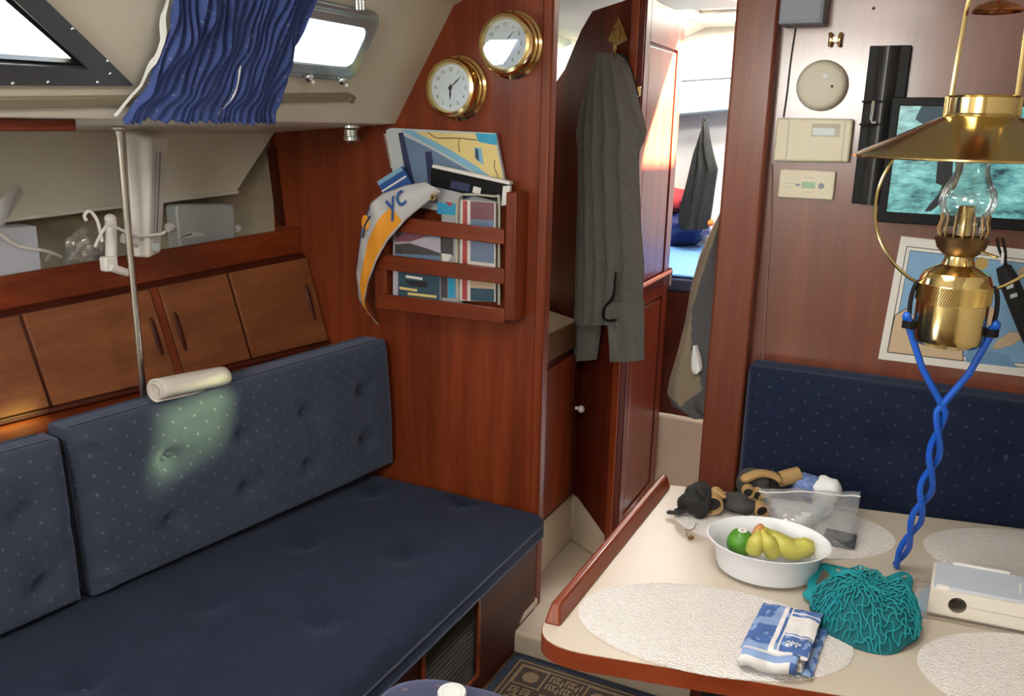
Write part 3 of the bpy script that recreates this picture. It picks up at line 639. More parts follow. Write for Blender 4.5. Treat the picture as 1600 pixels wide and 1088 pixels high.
# vanity cabinet
cb = root('vanity_cabinet', (-1.2, 2.4, .257), 'low mahogany cabinet with beige counter and white door knob beside the bulkhead', 'cabinet')
fo = [(-1.025, 2.182), (-1.025, 2.575), (-1.45, 2.842), (-1.45, 2.182)]
obj(G().prism([(x, y, .257) for x, y in fo], (0, 0, .595)), 'body', 'mahog_dk', cb, smooth=0)
obj(G().prism([(x, y, .852) for x, y in fo], (0, 0, .028)), 'counter', 'counter', cb, bevel=.004)
obj(G().box(-1.025, -1.012, 2.182, 2.566, .80, .885), 'fascia', wood('fascia_wood', (.09, .035, .015), (.2, .09, .04), 'y'), cb, bevel=.004)
dd = obj(G().box(-1.025, -1.015, 2.20, 2.555, .275, .775), 'door', 'mahog', cb, bevel=.004)
obj(G().box(-1.016, -1.008, 2.20, 2.25, .275, .775), 'stile', 'mahog_dk', dd, bevel=.002)
obj(G().box(-1.016, -1.008, 2.512, 2.555, .275, .775), 'stile', 'mahog_dk', dd, bevel=.002)
c = P(887, 650, 'x', -1.0)
obj(G().lathe([(0, .034), (.009, .033), (.013, .026), (.012, .020), (.006, .014), (.006, 0), (.010, -.002), (0, -.002)], (-1.015+.003, 2.535, c.z), 16, 'x'), 'knob', 'whitep', dd)
# forepeak door B, folded back along the passage
BP, BD, BN = V((-.834, 2.53, 0)), V((-.008, .5, 0)).normalized(), V((.5, .008, 0)).normalized()
def DB(w, z, off=0): return BP+BD*w+V((0, 0, z))+BN*off
fb = root('forepeak_door', DB(.2, .09), 'panelled mahogany forepeak door folded open along the passage', 'door')
LB = .425
def slab(w0, w1, z0, z1, o0, o1): return G().prism([DB(w0, z0, o0), DB(w1, z0, o0), DB(w1, z1, o0), DB(w0, z1, o0)], BN*(o1-o0))
obj(slab(0, LB, .09, 1.865, -.022, -.008), 'core', 'mahog_door', fb, smooth=0)
obj(slab(0, .045, .09, 1.865, -.022, 0), 'stile', 'mahog_door', fb, bevel=.002); obj(slab(LB-.062, LB, .09, 1.865, -.022, 0), 'stile', 'mahog_door', fb, bevel=.002)
for z0, z1 in ((1.745, 1.865), (.93, 1.005), (.09, .22)): obj(slab(.045, LB-.062, z0, z1, -.022, 0), 'rail', 'mahog_door', fb, bevel=.002)
obj(slab(.055, LB-.072, 1.013, 1.737, -.022, -.003), 'door_panel', 'mahog_door', fb, bevel=.004); obj(slab(.055, LB-.072, .228, .922, -.022, -.003), 'door_panel', 'mahog_door', fb, bevel=.004)
obj(G().tube([DB(0, 1.005, .006), DB(LB, 1.005, .006)], .009, 8), 'moulding', 'mahog', fb)
for i in range(3):
    z = .965+i*.022; obj(G().tube([DB(LB+.006, z-.009, .004), DB(LB+.006, z+.009, .004)], .008, 10), 'hinge_knuckle', 'chrome', fb)
# forepeak berth
vb = root('forepeak_berth', (-.7, 3.3, .066), 'forepeak berth front with beige moulded step below and dark wood above', 'berth')
obj(G().box(-.95, -.40, 2.985, 3.85, .066, .462), 'moulded_step', 'sole', vb, bevel=.012, seg=3)
obj(G().box(-1.5, .6, 3.0, 3.85, .463, .925), 'front_panel', 'mahog_dk', vb, smooth=0)
mr = root('berth_mattress', (-.7, 3.4, .926), 'blue berth mattress with navy side in the forepeak', 'mattress')
obj(G().box(-1.5, .6, 3.0, 3.85, .926, .978), 'side', 'velour_dk', mr, bevel=.01); obj(G().box(-1.495, .595, 3.004, 3.85, .979, .990), 'top', 'matblue', mr, bevel=.008)
lr = root('forepeak_shelf', (-.85, 3.8, 1.54), 'pale boxed shelf along the bright forepeak wall', 'shelf')
q = [P(1060, 127, 'y', 3.72), P(1150, 121, 'y', 3.72), P(1150, 176, 'y', 3.72), P(1060, 187, 'y', 3.72)]
d = (q[1]-q[0]); q[1] += d*2; q[2] += (q[2]-q[3])*2; q[0] -= d*2; q[3] -= d*2
obj(G().prism(q, (0, .138, 0)), 'box', plain('shelf_seafoam', (.50, .60, .56), .4, var=.03), lr, bevel=.006)
obj(G().prism([q[0]+V((0, -.006, .0)), q[1]+V((0, -.006, .0)), q[1]+V((0, -.006, .012)), q[0]+V((0, -.006, .012))], (0, .144, 0)), 'lip', 'cream_lt', lr, bevel=.003)
# net bag in the forepeak
nb = root('net_bag', P(1085, 352, 'y', 3.62), 'black mesh bag hanging from the pale forepeak shelf', 'bag')
rows = [(190, 1102, 1105), (205, 1097, 1108), (222, 1091, 1111), (240, 1084, 1115), (265, 1078, 1122), (290, 1072, 1118), (320, 1064, 1114), (345, 1060, 1110), (358, 1064, 1106)]
g, ff = hang(rows, (0, 3.66, 0), (0, -1, 0), .05, 3, .012, 18, 22, 3); obj(g, 'mesh_cloth', plain('black_mesh_cloth', (.012, .012, .010), .8, var=.4, vscale=70), nb, smooth=70)
g = G()
for i in range(15):
    for s_ in (1, -1):
        g.tube([ff(max(0.02, min(.98, i/14+s_*(b-.5)*.6)), b)+V((0, -.003, 0)) for b in [j/14 for j in range(15)]], .0014, 4)
obj(g, 'netting', plain('black_net_cord', (.016, .015, .012), .7), nb)
obj(G().tube(smoothpath([P(1103, 181, 'y', 3.70), P(1101, 186, 'y', 3.67), P(1103, 196, 'y', 3.66)], 4), .006, 6), 'drawstring', 'black', nb)
base = P(1066, 382, 'z', .992)
rb = obj(G().ell(base+V((.0, -.02, .075)), (.12, .09, .072), 20, 12, warp=warpn(.35, 16, 1)), 'dry_bag', 'bluefoil', label='shiny navy bag lying on the blue forepeak mattress', cat='bag')
obj(G().ell(base+V((-.04, 0, .200)), (.10, .08, .048), 20, 12, warp=warpn(.5, 18, 4)), 'red_jacket', 'redcloth', label='crumpled red jacket on top of the navy bag in the forepeak', cat='jacket')
obj(G().ell(P(1108, 347, 'y', 3.66), (.018, .016, .016), 14, 8, warp=warpn(.5, 40, 6)), 'orange_strap', 'orangec', label='small orange strap end beside the black mesh bag', cat='strap')
# khaki jacket behind the post
kp = (0, 2.40, 0)
kr = root('khaki_jacket', P(1095, 645, 'y', 2.37), 'khaki jacket with grey lining hanging behind the mahogany post', 'jacket')
rows = [(325, 1130, 1150), (350, 1116, 1170), (400, 1093, 1180), (450, 1079, 1185), (500, 1071, 1185), (545, 1060, 1185), (590, 1047, 1180), (615, 1042, 1178), (632, 1050, 1175), (648, 1078, 1172)]
def kmf(a, b):
    t = b*(len(rows)-1); i = min(int(t), len(rows)-2); y = lerp(rows[i][0], rows[i+1][0], t-i); x = lerp(lerp(rows[i][1], rows[i+1][1], t-i), lerp(rows[i][2], rows[i+1][2], t-i), a)
    bx = 1130-(y-350)*.33 if y < 480 else (1087 if y < 540 else 1087+(y-540)*.35 if y < 600 else 1108-(y-600)*1.3)
    low = y > 612+ (x-1042)*.55 if x < 1072 else y > 629-(x-1072)*.5
    return 1 if (x > bx or low) else 0
g, kf = hang(rows, kp, (0, -1, 0), .06, 2.3, .014, 60, 60, 4, mf=kmf)
obj(g, 'cloth', ['khaki', 'greycloth'], kr, smooth=70)
g, _ = hang([(540, 1083, 1090), (560, 1080, 1096), (578, 1080, 1098), (584, 1084, 1090)], (0, 2.345, 0), (0, -1, 0), .01, 1.5, .006, 10, 10, 2); obj(g, 'white_lining', 'tissue', kr, smooth=70)
obj(G().tube(smoothpath([(-.47, 2.252, 1.30), (-.475, 2.30, 1.285), (-.48, 2.36, 1.28), (-.48, 2.372, 1.31)], 4), .005, 8), 'peg_hook', 'brass_satin', label='brass peg hook on the back of the mahogany post', cat='hook')
# ================================================================== ON THE PORT BULKHEAD
def instrument(name, cx, cz, label, hands, cat):
    r = root(name, (cx, BK-.03, cz-.087), label, cat); c = (cx, 0, cz)
    obj(G().lathe([(0, 2.149), (.087, 2.149), (.087, 2.143), (.080, 2.139), (.078, 2.133), (.074, 2.131), (.074, 2.112), (.078, 2.109), (.078, 2.101), (.074, 2.093), (.066, 2.090), (.0625, 2.096), (.0615, 2.102), (0, 2.102)], c, 48, 'y'), 'case', 'brass', r, smooth=30)
    dl = obj(G().lathe([(0, 2.1005), (.0612, 2.1005)], c, 40, 'y'), 'dial', 'dial', r, smooth=0)
    g = G()
    for i in range(12):
        a = math.radians(90-30*(i+1)); p = V((cx+.047*math.cos(a), 2.1, cz+.047*math.sin(a)))
        text(dl, 'numeral', str(i+1), .0125, p, (1, 0, 0), (0, 0, 1), 'ink', lift=.0005)
    for ang, L, wd in hands:
        a = math.radians(90-ang); d = V((math.cos(a), 0, math.sin(a))); s_ = V((-d.z, 0, d.x)); o = V((cx, 2.0985, cz))
        obj(G().prism([o-d*.010-s_*wd*.6, o+d*L*.6-s_*wd, o+d*L, o+d*L*.6+s_*wd, o-d*.010+s_*wd*.6], (0, -.0008, 0)), 'hand', 'ink', r, smooth=0)
    obj(G().lathe([(0, 2.0965), (.005, 2.0965), (.005, 2.0995)], c, 14, 'y'), 'hub', 'ink', r)
    g = G().lathe([(0, 2.0940), (.030, 2.0941), (.064, 2.0945)], c, 40, 'y')
    if cat == 'barometer':
        for p in g.v: p.y -= .05*(p.z-cz)
    obj(g, 'glass', 'baroglass' if cat == 'barometer' else 'dialglass', r)
    for s_ in (-1, 1): obj(G().obox((cx, 2.1385, cz+s_*.0825), (.0022, 0, 0), (0, .004, 0), (0, 0, .004)), 'mounting_screw', 'brass_old', r)
ck, bm_ = P(702.5, 137, 'y', 2.095), P(787.5, 68, 'y', 2.095)
instrument('wall_clock', ck.x, ck.z, 'round brass ship clock with white dial showing hands, above the magazine rack', [(48, .044, .0016), (182, .032, .0024)], 'clock')
instrument('barometer', bm_.x, bm_.z, 'round brass barometer with glare on its glass, near the bulkhead edge', [(40, .040, .0012), (222, .016, .0012)], 'barometer')
# magazine rack
RF = 2.072
def Q(x, y, Y=RF): return P(x, y, 'y', Y)
mk = root('magazine_rack', Q(700, 500, 2.11), 'mahogany wall rack with three slats holding magazines', 'rack')
for y0, y1, x0, x1, sl_ in ((338, 357, 620, 789, .125), (400, 421, 588, 789, .118), (462, 482, 590, 789, .112)):
    a, b, c, d = Q(x0, y0+(x0-620)*.12), Q(x1, y0+(x1-620)*.12), Q(x1, y0+24+(x1-620)*.12), Q(x0, y0+24+(x0-620)*.12)
    f6 = V((0, -.005, 0)); obj(G().prism([a+f6, b+f6, c+f6, d+f6], (0, .013, 0)), 'slat', 'mahog_x', mk, bevel=.003)
for xa, xb, ya, yb in ((787, 803, 300, 503), (586, 604, 380, 484)):
    d, c = Q(xa, yb-2), Q(xb, yb)
    obj(G().box(d.x, c.x, RF, BK-.0005, c.z, Q(xa, ya).z), 'side_board', 'mahog', mk, bevel=.003)
a, b = Q(602, 479), Q(788, 499); 
obj(G().hexa([a, b, b+V((0, .077, 0)), a+V((0, .077, 0)), a+V((0, 0, .012)), b+V((0, 0, .012)), b+V((0, .077, .012)), a+V((0, .077, .012))]), 'bottom_board', 'mahog_x', mk)
def sheet(name, poly, Y, th, mat, label, cat, prints=(), bevel=0, group='papers in the magazine rack'):
    pts = [P(x, y, 'y', Y) for x, y in poly]
    g = G().prism(pts, (0, th, 0)); lo = min(pts, key=lambda p: p.z)
    o = obj(g, name, mat, label=label, cat=cat, bevel=bevel, smooth=0, group=group)
    for k, (pl_, m_) in enumerate(prints):
        obj(G().poly([P(x, y, 'y', Y-.0005-.0003*k) for x, y in pl_]), 'cover_print', m_, o, smooth=0)
    return o
cf = sheet('chart_folder', [(603, 204), (610, 200), (774, 208), (791, 300), (792, 316), (690, 330), (625, 320), (612, 262)], 2.128, .012, 'palegrey', 'spiral bound chart folder with yellow map and blue photo sticking up from the rack', 'folder',
 [([(622, 208), (672, 232), (735, 268), (760, 300), (700, 322), (645, 310)], 'steelblue'), ([(622, 208), (630, 207), (648, 290), (640, 306)], 'navy'), ([(664, 238), (674, 236), (678, 262), (669, 290)], 'navy'),
  ([(642, 206), (772, 210), (788, 292), (745, 262), (690, 228)], 'yellow'), ([(626, 203), (645, 204), (700, 232), (748, 262), (787, 292), (785, 300), (740, 268), (690, 238)], 'ltblue'),
  ([(742, 208), (776, 210), (776, 227), (748, 222)], 'cyan'), ([(740, 230), (752, 232), (756, 258), (744, 250)], 'ltblue'), ([(743, 232), (747, 233), (749, 252), (742, 246)], 'darkteal')])
for pts in (((668, 206), (678, 214), (684, 216), (720, 216), (745, 219)), ((718, 217), (716, 224), (718, 238)), ((773, 250), (772, 262), (778, 275), (777, 288))):
    obj(G().tube([P(x, y, 'y', 2.126) for x, y in pts], .0011, 4), 'map_line', 'ink', cf)
g = G()
for i in range(22):
    t = i/21; g.tube([P(lerp(602.5, 613, t)+d_, lerp(210, 262, t)+e_, 'y', 2.127+f_) for d_, e_, f_ in ((3, 0, 0), (0, -.5, -.004), (-3, 0, .004), (0, .5, .010))], .0011, 4, closed=True)
obj(g, 'spiral_binding', 'whitep', cf)
bk = sheet('black_book', [(674, 262), (795, 290), (788, 318), (672, 290)], 2.098, .022, 'black', 'thick black book lying across the rack in front of the folder', 'book',
 [([(705, 282), (735, 288), (733, 300), (703, 294)], 'navy'), ([(740, 291), (752, 294), (750, 304), (738, 301)], 'paper')])
obj(G().prism([P(x, y, 'y', 2.0985) for x, y in ((676, 257), (797, 284), (796, 289), (675, 262))], (0, .020, 0)), 'pages', 'paper', bk)
obj(G().prism([P(x, y, 'y', 2.0975) for x, y in ((786, 291), (797, 290), (794, 320), (783, 322))], (0, .012, 0)), 'bookmark_tab', 'paper', bk)
sheet('blue_paperback', [(589, 284), (627, 260), (645, 292), (606, 316)], 2.100, .010, 'blue', 'dark blue paperback leaning out of the rack corner', 'book', [([(589, 284), (627, 260), (630, 266), (592, 290)], 'ltblue'), ([(596, 298), (634, 274), (635.5, 276.5), (597.5, 300.5)], 'white')])
sheet('boat_magazine', [(614, 338), (688, 348), (688, 470), (614, 461)], 2.090, .006, 'lilac', 'sailing magazine with dark shoreline photo and boat on its cover', 'magazine',
 [([(617, 350), (688, 358), (688, 372), (617, 368)], 'steelblue'), ([(620, 366), (668, 360), (672, 368), (640, 378), (618, 378)], 'pinkbrown'), ([(617, 382), (640, 380), (672, 390), (688, 396), (688, 400), (617, 396)], 'slate'),
  ([(617, 396), (688, 400), (688, 408), (617, 405)], 'steelblue'), ([(622, 420), (687, 424), (687, 470), (622, 462)], 'darkteal'), ([(632, 438), (668, 440), (667, 450), (640, 447)], 'ink'), ([(634, 430), (660, 434), (660, 438), (634, 434)], 'white'),
  ([(624, 448), (652, 452), (652, 456), (624, 452)], 'yellow'), ([(637, 457), (682, 462), (682, 466), (637, 461)], 'yellow'), ([(668, 361), (682, 362), (682, 370), (668, 368)], 'green')])
sheet('grey_magazine', [(676, 288), (722, 294), (722, 474), (690, 470), (690, 330)], 2.100, .006, 'greyprint', 'grey magazine with bright blue patches beside the boat magazine', 'magazine',
 [([(683, 316), (713, 319), (711, 337), (683, 334)], 'cyan'), ([(695, 315), (708, 317), (703, 323)], 'red'), ([(690, 360), (708, 362), (708, 400), (690, 396)], 'slate'), ([(700, 428), (711, 429), (711, 466), (700, 465)], 'cyan'), ([(690, 428), (699, 429), (699, 466), (690, 465)], 'slate'), ([(690, 396), (706, 398), (700, 410), (690, 409)], 'paper')])
fh = sheet('brochure', [(720, 312), (774, 316), (774, 472), (718, 470)], 2.094, .006, 'paper', 'blue brochure with red spine inside a clear file pocket', 'brochure',
 [([(723, 313), (730, 314), (730, 470), (722, 468)], 'red'), ([(735, 314), (772, 317), (772, 345), (735, 342)], 'pinkbrown'), ([(735, 342), (772, 345), (772, 412), (735, 408)], 'steelblue'), ([(735, 430), (772, 433), (772, 452), (735, 450)], 'sand'), ([(735, 450), (772, 452), (772, 472), (735, 470)], 'darkteal')])
pts = [P(x, y, 'y', 2.088) for x, y in ((716, 470), (714, 420), (714, 330), (717, 309), (726, 304), (772, 307), (780, 314), (780, 400), (780, 476))]
fr = obj(G().tube(smoothpath(pts, 4), .0055, 8, flat=.6), 'file_pocket', plain('pocket_beige', (.50, .48, .38), .5), label='clear file pocket with beige rounded rim at the end of the rack', cat='file', group='papers in the magazine rack')
obj(G().poly([P(x, y, 'y', 2.0895) for x, y in ((716, 308), (778, 312), (779, 474), (718, 470))]), 'pocket_film', 'dialglass', fr, smooth=0)
# pennant
E1 = [(689, 299), (660, 322), (634, 344), (606, 376), (588, 408), (576, 440), (569, 470), (575, 490), (592, 507)]
E2 = [(664, 284), (632, 290), (598, 302), (580, 316), (566, 348), (560, 392), (556, 425), (560, 468), (589, 507.5)]
DP = [2.062, 2.050, 2.040, 2.030, 2.035, 2.050, 2.06, 2.085, 2.13]
def pen(a, b):
    e1 = plerp([(x, y, 0) for x, y in E1], a); e2 = plerp([(x, y, 0) for x, y in E2], a); d = plerp([(v, 0, 0) for v in DP], a).x
    p = e1.lerp(e2, b); return P(p.x, p.y, 'y', d-.014*math.sin(math.pi*b)-.004*math.sin(a*30+b*3))
pn = root('yacht_pennant', P(592, 508, 'y', 2.13), 'white and orange yacht club pennant with blue letters draped over the rack corner', 'pennant')
def pmf(a, b): return 1 if (.27 < a < .90 and .06 < b < .58) else (2 if b > .93 and a > .40 else 0)
cl = obj(G().grid(pen, 60, 16, mf=pmf), 'cloth', [plain('pennant_white', (.55, .54, .56), .8, var=.05), 'orange', 'steelblue'], pn, smooth=60)
cl.modifiers.new('thickness', 'SOLIDIFY').thickness = .0012
u = (P(628, 306, 'y', 2.03)-P(606, 322, 'y', 2.03)); vv = V((-u.z, 0, u.x))
text(cl, 'lettering', 'yc', .084, P(615, 314, 'y', 2.0205), u+V((0, .0, .0)), vv, 'blue', shear=.25, lift=.0)
obj(G().ell(P(571, 348, 'y', 2.021), (.014, .002, .022), 14, 8), 'orange_emblem', 'orange', cl)
obj(G().tube([P(578, 338, 'y', 2.019), P(570, 352, 'y', 2.018), P(566, 372, 'y', 2.018)], .003, 5), 'emblem_stroke', 'navy', cl)
c = P(677, 308.5, 'y', 2.046)
obj(G().lathe([(.0045, -.0), (.0045, -.003), (.0095, -.003), (.0105, 0)], c, 18, 'y'), 'grommet', 'brass', cl); obj(G().lathe([(0, -.001), (.0046, -.001)], c, 14, 'y'), 'grommet_hole', 'ink', cl)
# ================================================================== ON THE STARBOARD BULKHEAD
def W(x, y, Y=TVY): return P(x, y, 'y', Y)
def wbox(x0, y0, x1, y1, Yf, Yb=TVY-.0005): a, b = W(x0, y0, Yf), W(x1, y1, Yf); return G().box(a.x, b.x, Yf, Yb, b.z, a.z)
r = root('loudspeaker', W(1250, 40, 2.16), 'small grey loudspeaker box high on the bulkhead beside the post', 'speaker')
a, b = W(1222, -30, 2.12), W(1285, 36, 2.12)
obj(G().box(a.x, b.x, 2.12, TVY-.0005, b.z, b.z+.16), 'cabinet', 'greyp', r, bevel=.004); obj(G().box(a.x+.006, b.x-.006, 2.117, 2.121, b.z+.008, b.z+.152), 'grille', plain('speaker_cloth', (.28, .31, .35), .8), r)
r = root('brass_hook', W(1305, 72, 2.19), 'tiny brass double hook on the bulkhead above the smoke alarm', 'hook')
for s_ in (-1, 1):
    c = W(1305+s_*7, 62, 2.185); obj(G().tube(smoothpath([c+V((s_*.002, .0, .014)), c+V((0, -.004, .004)), c+V((0, -.004, -.006)), c+V((s_*.001, .0, -.013))], 4), .0045, 8), 'prong', 'brass', r)
c = W(1305, 62, 2.192); obj(G().obox(c, (.008, 0, 0), (0, .007, 0), (0, 0, .006)), 'plate', 'brass', r, bevel=.001)
c = W(1282, 133, 2.165); sm = root('smoke_alarm', (c.x, 2.18, c.z-.055), 'round pale smoke alarm on the bulkhead', 'smoke alarm')
obj(G().lathe([(0, 2.1995), (.057, 2.1995), (.057, 2.186), (.054, 2.175), (.050, 2.169), (.044, 2.166), (0, 2.165)], (c.x, 0, c.z), 40, 'y'), 'housing', plain('alarm_cream', (.66, .62, .50), .5, var=.02), sm)
p = W(1290, 118, 2.165); obj(G().lathe([(0, 2.1635), (.006, 2.1635), (.008, 2.166)], (p.x, 0, p.z), 14, 'y'), 'test_button', 'white', sm)
p = W(1300, 135, 2.165); obj(G().lathe([(0, 2.1645), (.003, 2.1645), (.003, 2.166)], (p.x, 0, p.z), 10, 'y'), 'led', 'ink', sm)
th_ = root('thermostat', W(1265, 255, 2.18), 'wide cream thermostat box with small lit display under the smoke alarm', 'thermostat')
a, b, c_, d_ = W(1213, 184, 2.170), W(1333, 186, 2.170), W(1326, 254, 2.170), W(1208, 252, 2.170)
a.x = d_.x = (a.x+d_.x)/2; b.x = c_.x = (b.x+c_.x)/2
obj(G().prism([a, b, c_, d_], (0, .0295, 0)), 'housing', 'creamp', th_, bevel=.005)
zt, zb = a.z, d_.z
obj(G().box(W(1252, 0, 2.169).x-.0006, W(1252, 0, 2.169).x+.0006, 2.1692, 2.171, zb+.004, zt-.004), 'seam', 'greyp', th_); obj(G().box(b.x-.0165, b.x-.0155, 2.1692, 2.171, zb+.004, zt-.004), 'seam', 'greyp', th_)
p, q = W(1269, 193, 2.169), W(1311, 214, 2.169); dp = obj(G().box(p.x, q.x, 2.1685, 2.171, q.z, p.z), 'display_bezel', plain('bezel_tan', (.42, .38, .27), .4), th_)
obj(G().box(p.x+.003, p.x+.052, 2.1678, 2.1686, q.z+.003, p.z-.010), 'display', 'lcd', dp)
cp = root('control_panel', W(1260, 314, 2.19), 'small cream heater control panel with green display below the thermostat', 'control panel')
a, b = W(1219, 264, 2.185), W(1301, 313, 2.185)
obj(G().box(a.x, b.x, 2.185, TVY-.0005, b.z, a.z), 'housing', 'creamp', cp, bevel=.003)
def wq(x0, y0, x1, y1, Y): a, b = W(x0, y0, Y), W(x1, y1, Y); return G().box(a.x, b.x, Y, Y+.001, b.z, a.z)
obj(wq(1253, 284, 1273, 295, 2.1842), 'display', 'green', cp); obj(wq(1243, 287, 1250, 291, 2.1842), 'button', 'greyp', cp)
c = W(1283, 291, 2.184); obj(G().lathe([(0, 2.1838), (.006, 2.1838), (.007, 2.1852)], (c.x, 0, c.z), 14, 'y'), 'dial_knob', 'greyp', cp)
for x0, y0, x1, y1 in ((1225, 286, 1240, 287.5), (1226, 292, 1238, 293.2), (1257, 277, 1271, 278.6), (1257, 300, 1268, 301.2)): obj(wq(x0, y0, x1, y1, 2.1845), 'printed_mark', 'greyprint', cp)
obj(G().tube(smoothpath([W(1243, 44, 2.196), W(1236, 90, 2.197), W(1229, 150, 2.197), W(1224, 183, 2.196)], 5), .0018, 6), 'speaker_wire', 'ink', label='thin dark wire running from the grey loudspeaker to the thermostat', cat='wire')
obj(G().tube(smoothpath([W(1206, 256, 2.196), W(1206, 300, 2.197), W(1204, 360, 2.197), W(1198, 450, 2.197), W(1191, 580, 2.197)], 5), .002, 6), 'wall_cable', plain('cable_brown', (.25, .14, .10), .5), label='thin brown cable running down beside the post', cat='cable')
# tall black wall holder
bh = root('torch_holder', W(1380, 235, 2.17), 'tall black plastic wall holder with silver clip partly behind the television', 'holder')
T = [W(1358, 70, 2.15), W(1424, 70, 2.15), W(1424, 300, 2.15), W(1358, 300, 2.15)]
x0, x1 = T[0].x, T[1].x; zt, zb = T[0].z, W(1345, 320, 2.15).z
obj(G().box(x0, x1, 2.175, TVY-.0005, zb, zt), 'back_plate', 'black', bh, bevel=.002)
def hol(a, b):      # hollow curved trough
    return V((lerp(x0+.018, x1-.022, a), 2.172-.022*math.sin(math.pi*a), lerp(zb, zt-.002, b)))
obj(G().grid(hol, 14, 2).grid(lambda a, b: V((lerp(x0+.018, x1-.022, a), 2.176, lerp(zb, zt-.002, b))), 1, 1), 'holder_body', plain('black_satin', (.03, .03, .031), .3), bh, smooth=60)
for y0, y1 in ((157, 160), (193, 196)): obj(G().box(x0-.001, x0+.045, 2.148, 2.19, W(0, y1, 2.15).z*0+W(1350, y1, 2.15).z, W(1350, y0, 2.15).z), 'band', 'dark', bh)
obj(G().tube(smoothpath([W(1365, 158, 2.146), W(1363, 175, 2.142), W(1361, 190, 2.142), W(1368, 191, 2.146)], 4), .004, 8), 'clip', 'chrome', bh)
# television
tv = root('television', W(1500, 360, 2.15), 'flat black television showing a pale teal landscape with dark figures', 'television')
tz0, tz1, tx0 = W(1376, 347, 2.13).z, W(1386, 152, 2.13).z, W(1382, 250, 2.13).x
tx1 = tx0+.50; tl = V((1, 0, .0))
obj(G().box(tx0, tx1, 2.131, 2.165, tz0, tz1), 'housing', 'black', tv, bevel=.004)
obj(ring([(tx0, tz0), (tx1, tz0), (tx1, tz1), (tx0, tz1)], [(tx0+.018, tz0+.024), (tx1-.018, tz0+.024), (tx1-.018, tz1-.018), (tx0+.018, tz1-.018)], lambda x, z: V((x, 2.132, z)), lambda x, z: V((x, 2.1265, z))), 'bezel', 'black', tv, bevel=.002)
obj(G().poly([(tx0+.018, 2.1305, tz0+.024), (tx1-.018, 2.1305, tz0+.024), (tx1-.018, 2.1305, tz1-.018), (tx0+.018, 2.1305, tz1-.018)]), 'screen', 'screen', tv, smooth=0)
def fig(pts): return G().poly([W(x, y, 2.1302) for x, y in pts])
obj(fig([(1470, 200), (1486, 200), (1490, 240), (1488, 275), (1484, 300), (1472, 316), (1455, 330), (1444, 331), (1452, 320), (1466, 304), (1472, 290), (1462, 286), (1464, 262)]), 'picture_figure', 'ink', tv, smooth=0)
obj(fig([(1496, 190), (1506, 188), (1508, 240), (1504, 268), (1492, 296), (1486, 298), (1492, 270), (1494, 240)]), 'picture_figure', 'ink', tv, smooth=0)
obj(fig([(1440, 166), (1475, 160), (1482, 180), (1470, 200), (1445, 196), (1430, 186)]), 'picture_shade', 'darkteal', tv, smooth=0)
obj(G().box(tx0+.18, tx0+.32, 2.165, TVY-.0005, tz0+.08, tz0+.2), 'wall_mount', 'black', tv)
# sea chart
ch = root('sea_chart', W(1500, 590, 2.195), 'framed paper sea chart with blue water and tan land under the television', 'chart')
C = [(1408, 369), (1372, 561), (1700, 601), (1725, 404)]
def CH(u, v, o): p = V((lerp(lerp(C[0][0], C[3][0], u), lerp(C[1][0], C[2][0], u), v), lerp(lerp(C[0][1], C[3][1], u), lerp(C[1][1], C[2][1], u), v), 0)); return W(p.x, p.y, TVY-.0005-o)
obj(G().prism([CH(0, 0, .0015), CH(1, 0, .0015), CH(1, 1, .0015), CH(0, 1, .0015)], (0, .0015, 0)), 'sheet', 'paper', ch)
def cq(u0, u1, v0, v1, o): return G().poly([CH(u0, v0, o), CH(u1, v0, o), CH(u1, v1, o), CH(u0, v1, o)])
obj(cq(.035, .965, .075, .93, .0018), 'border_line', 'ink', ch, smooth=0); obj(cq(.039, .961, .081, .924, .0020), 'border_band', 'paper', ch, smooth=0)
obj(cq(.055, .945, .105, .90, .0022), 'border_line', 'ink', ch, smooth=0); obj(cq(.0575, .9425, .110, .895, .0024), 'sea_print', 'sea', ch, smooth=0)
def land(pts, nm='land_print', m='sand', o=.0027): return obj(G().poly([W(x, y, TVY-.0005-o) for x, y in pts]), nm, m, ch, smooth=0)
for pts in ([(1398, 492), (1412, 484), (1420, 480), (1424, 490), (1432, 505), (1450, 515), (1462, 522), (1480, 530), (1498, 536), (1505, 548), (1506, 565), (1386, 551), (1392, 520)],
            [(1545, 478), (1552, 480), (1560, 492), (1556, 500), (1548, 512), (1542, 505)], [(1548, 545), (1560, 530), (1580, 518), (1598, 520), (1600, 528), (1580, 540), (1560, 546)], [(1588, 424), (1600, 416), (1604, 430), (1596, 436)]):
    land(pts, 'land_outline', 'ink', .0026)
    cx = sum(p[0] for p in pts)/len(pts); cy = sum(p[1] for p in pts)/len(pts)
    land([(cx+(x-cx)*.975, cy+(y-cy)*.965) for x, y in pts])
land([(1508, 556), (1520, 540), (1548, 548), (1575, 556), (1590, 575), (1510, 566)], 'shallow_print', plain('map_shallow', (.13, .27, .46), .6), .0025)
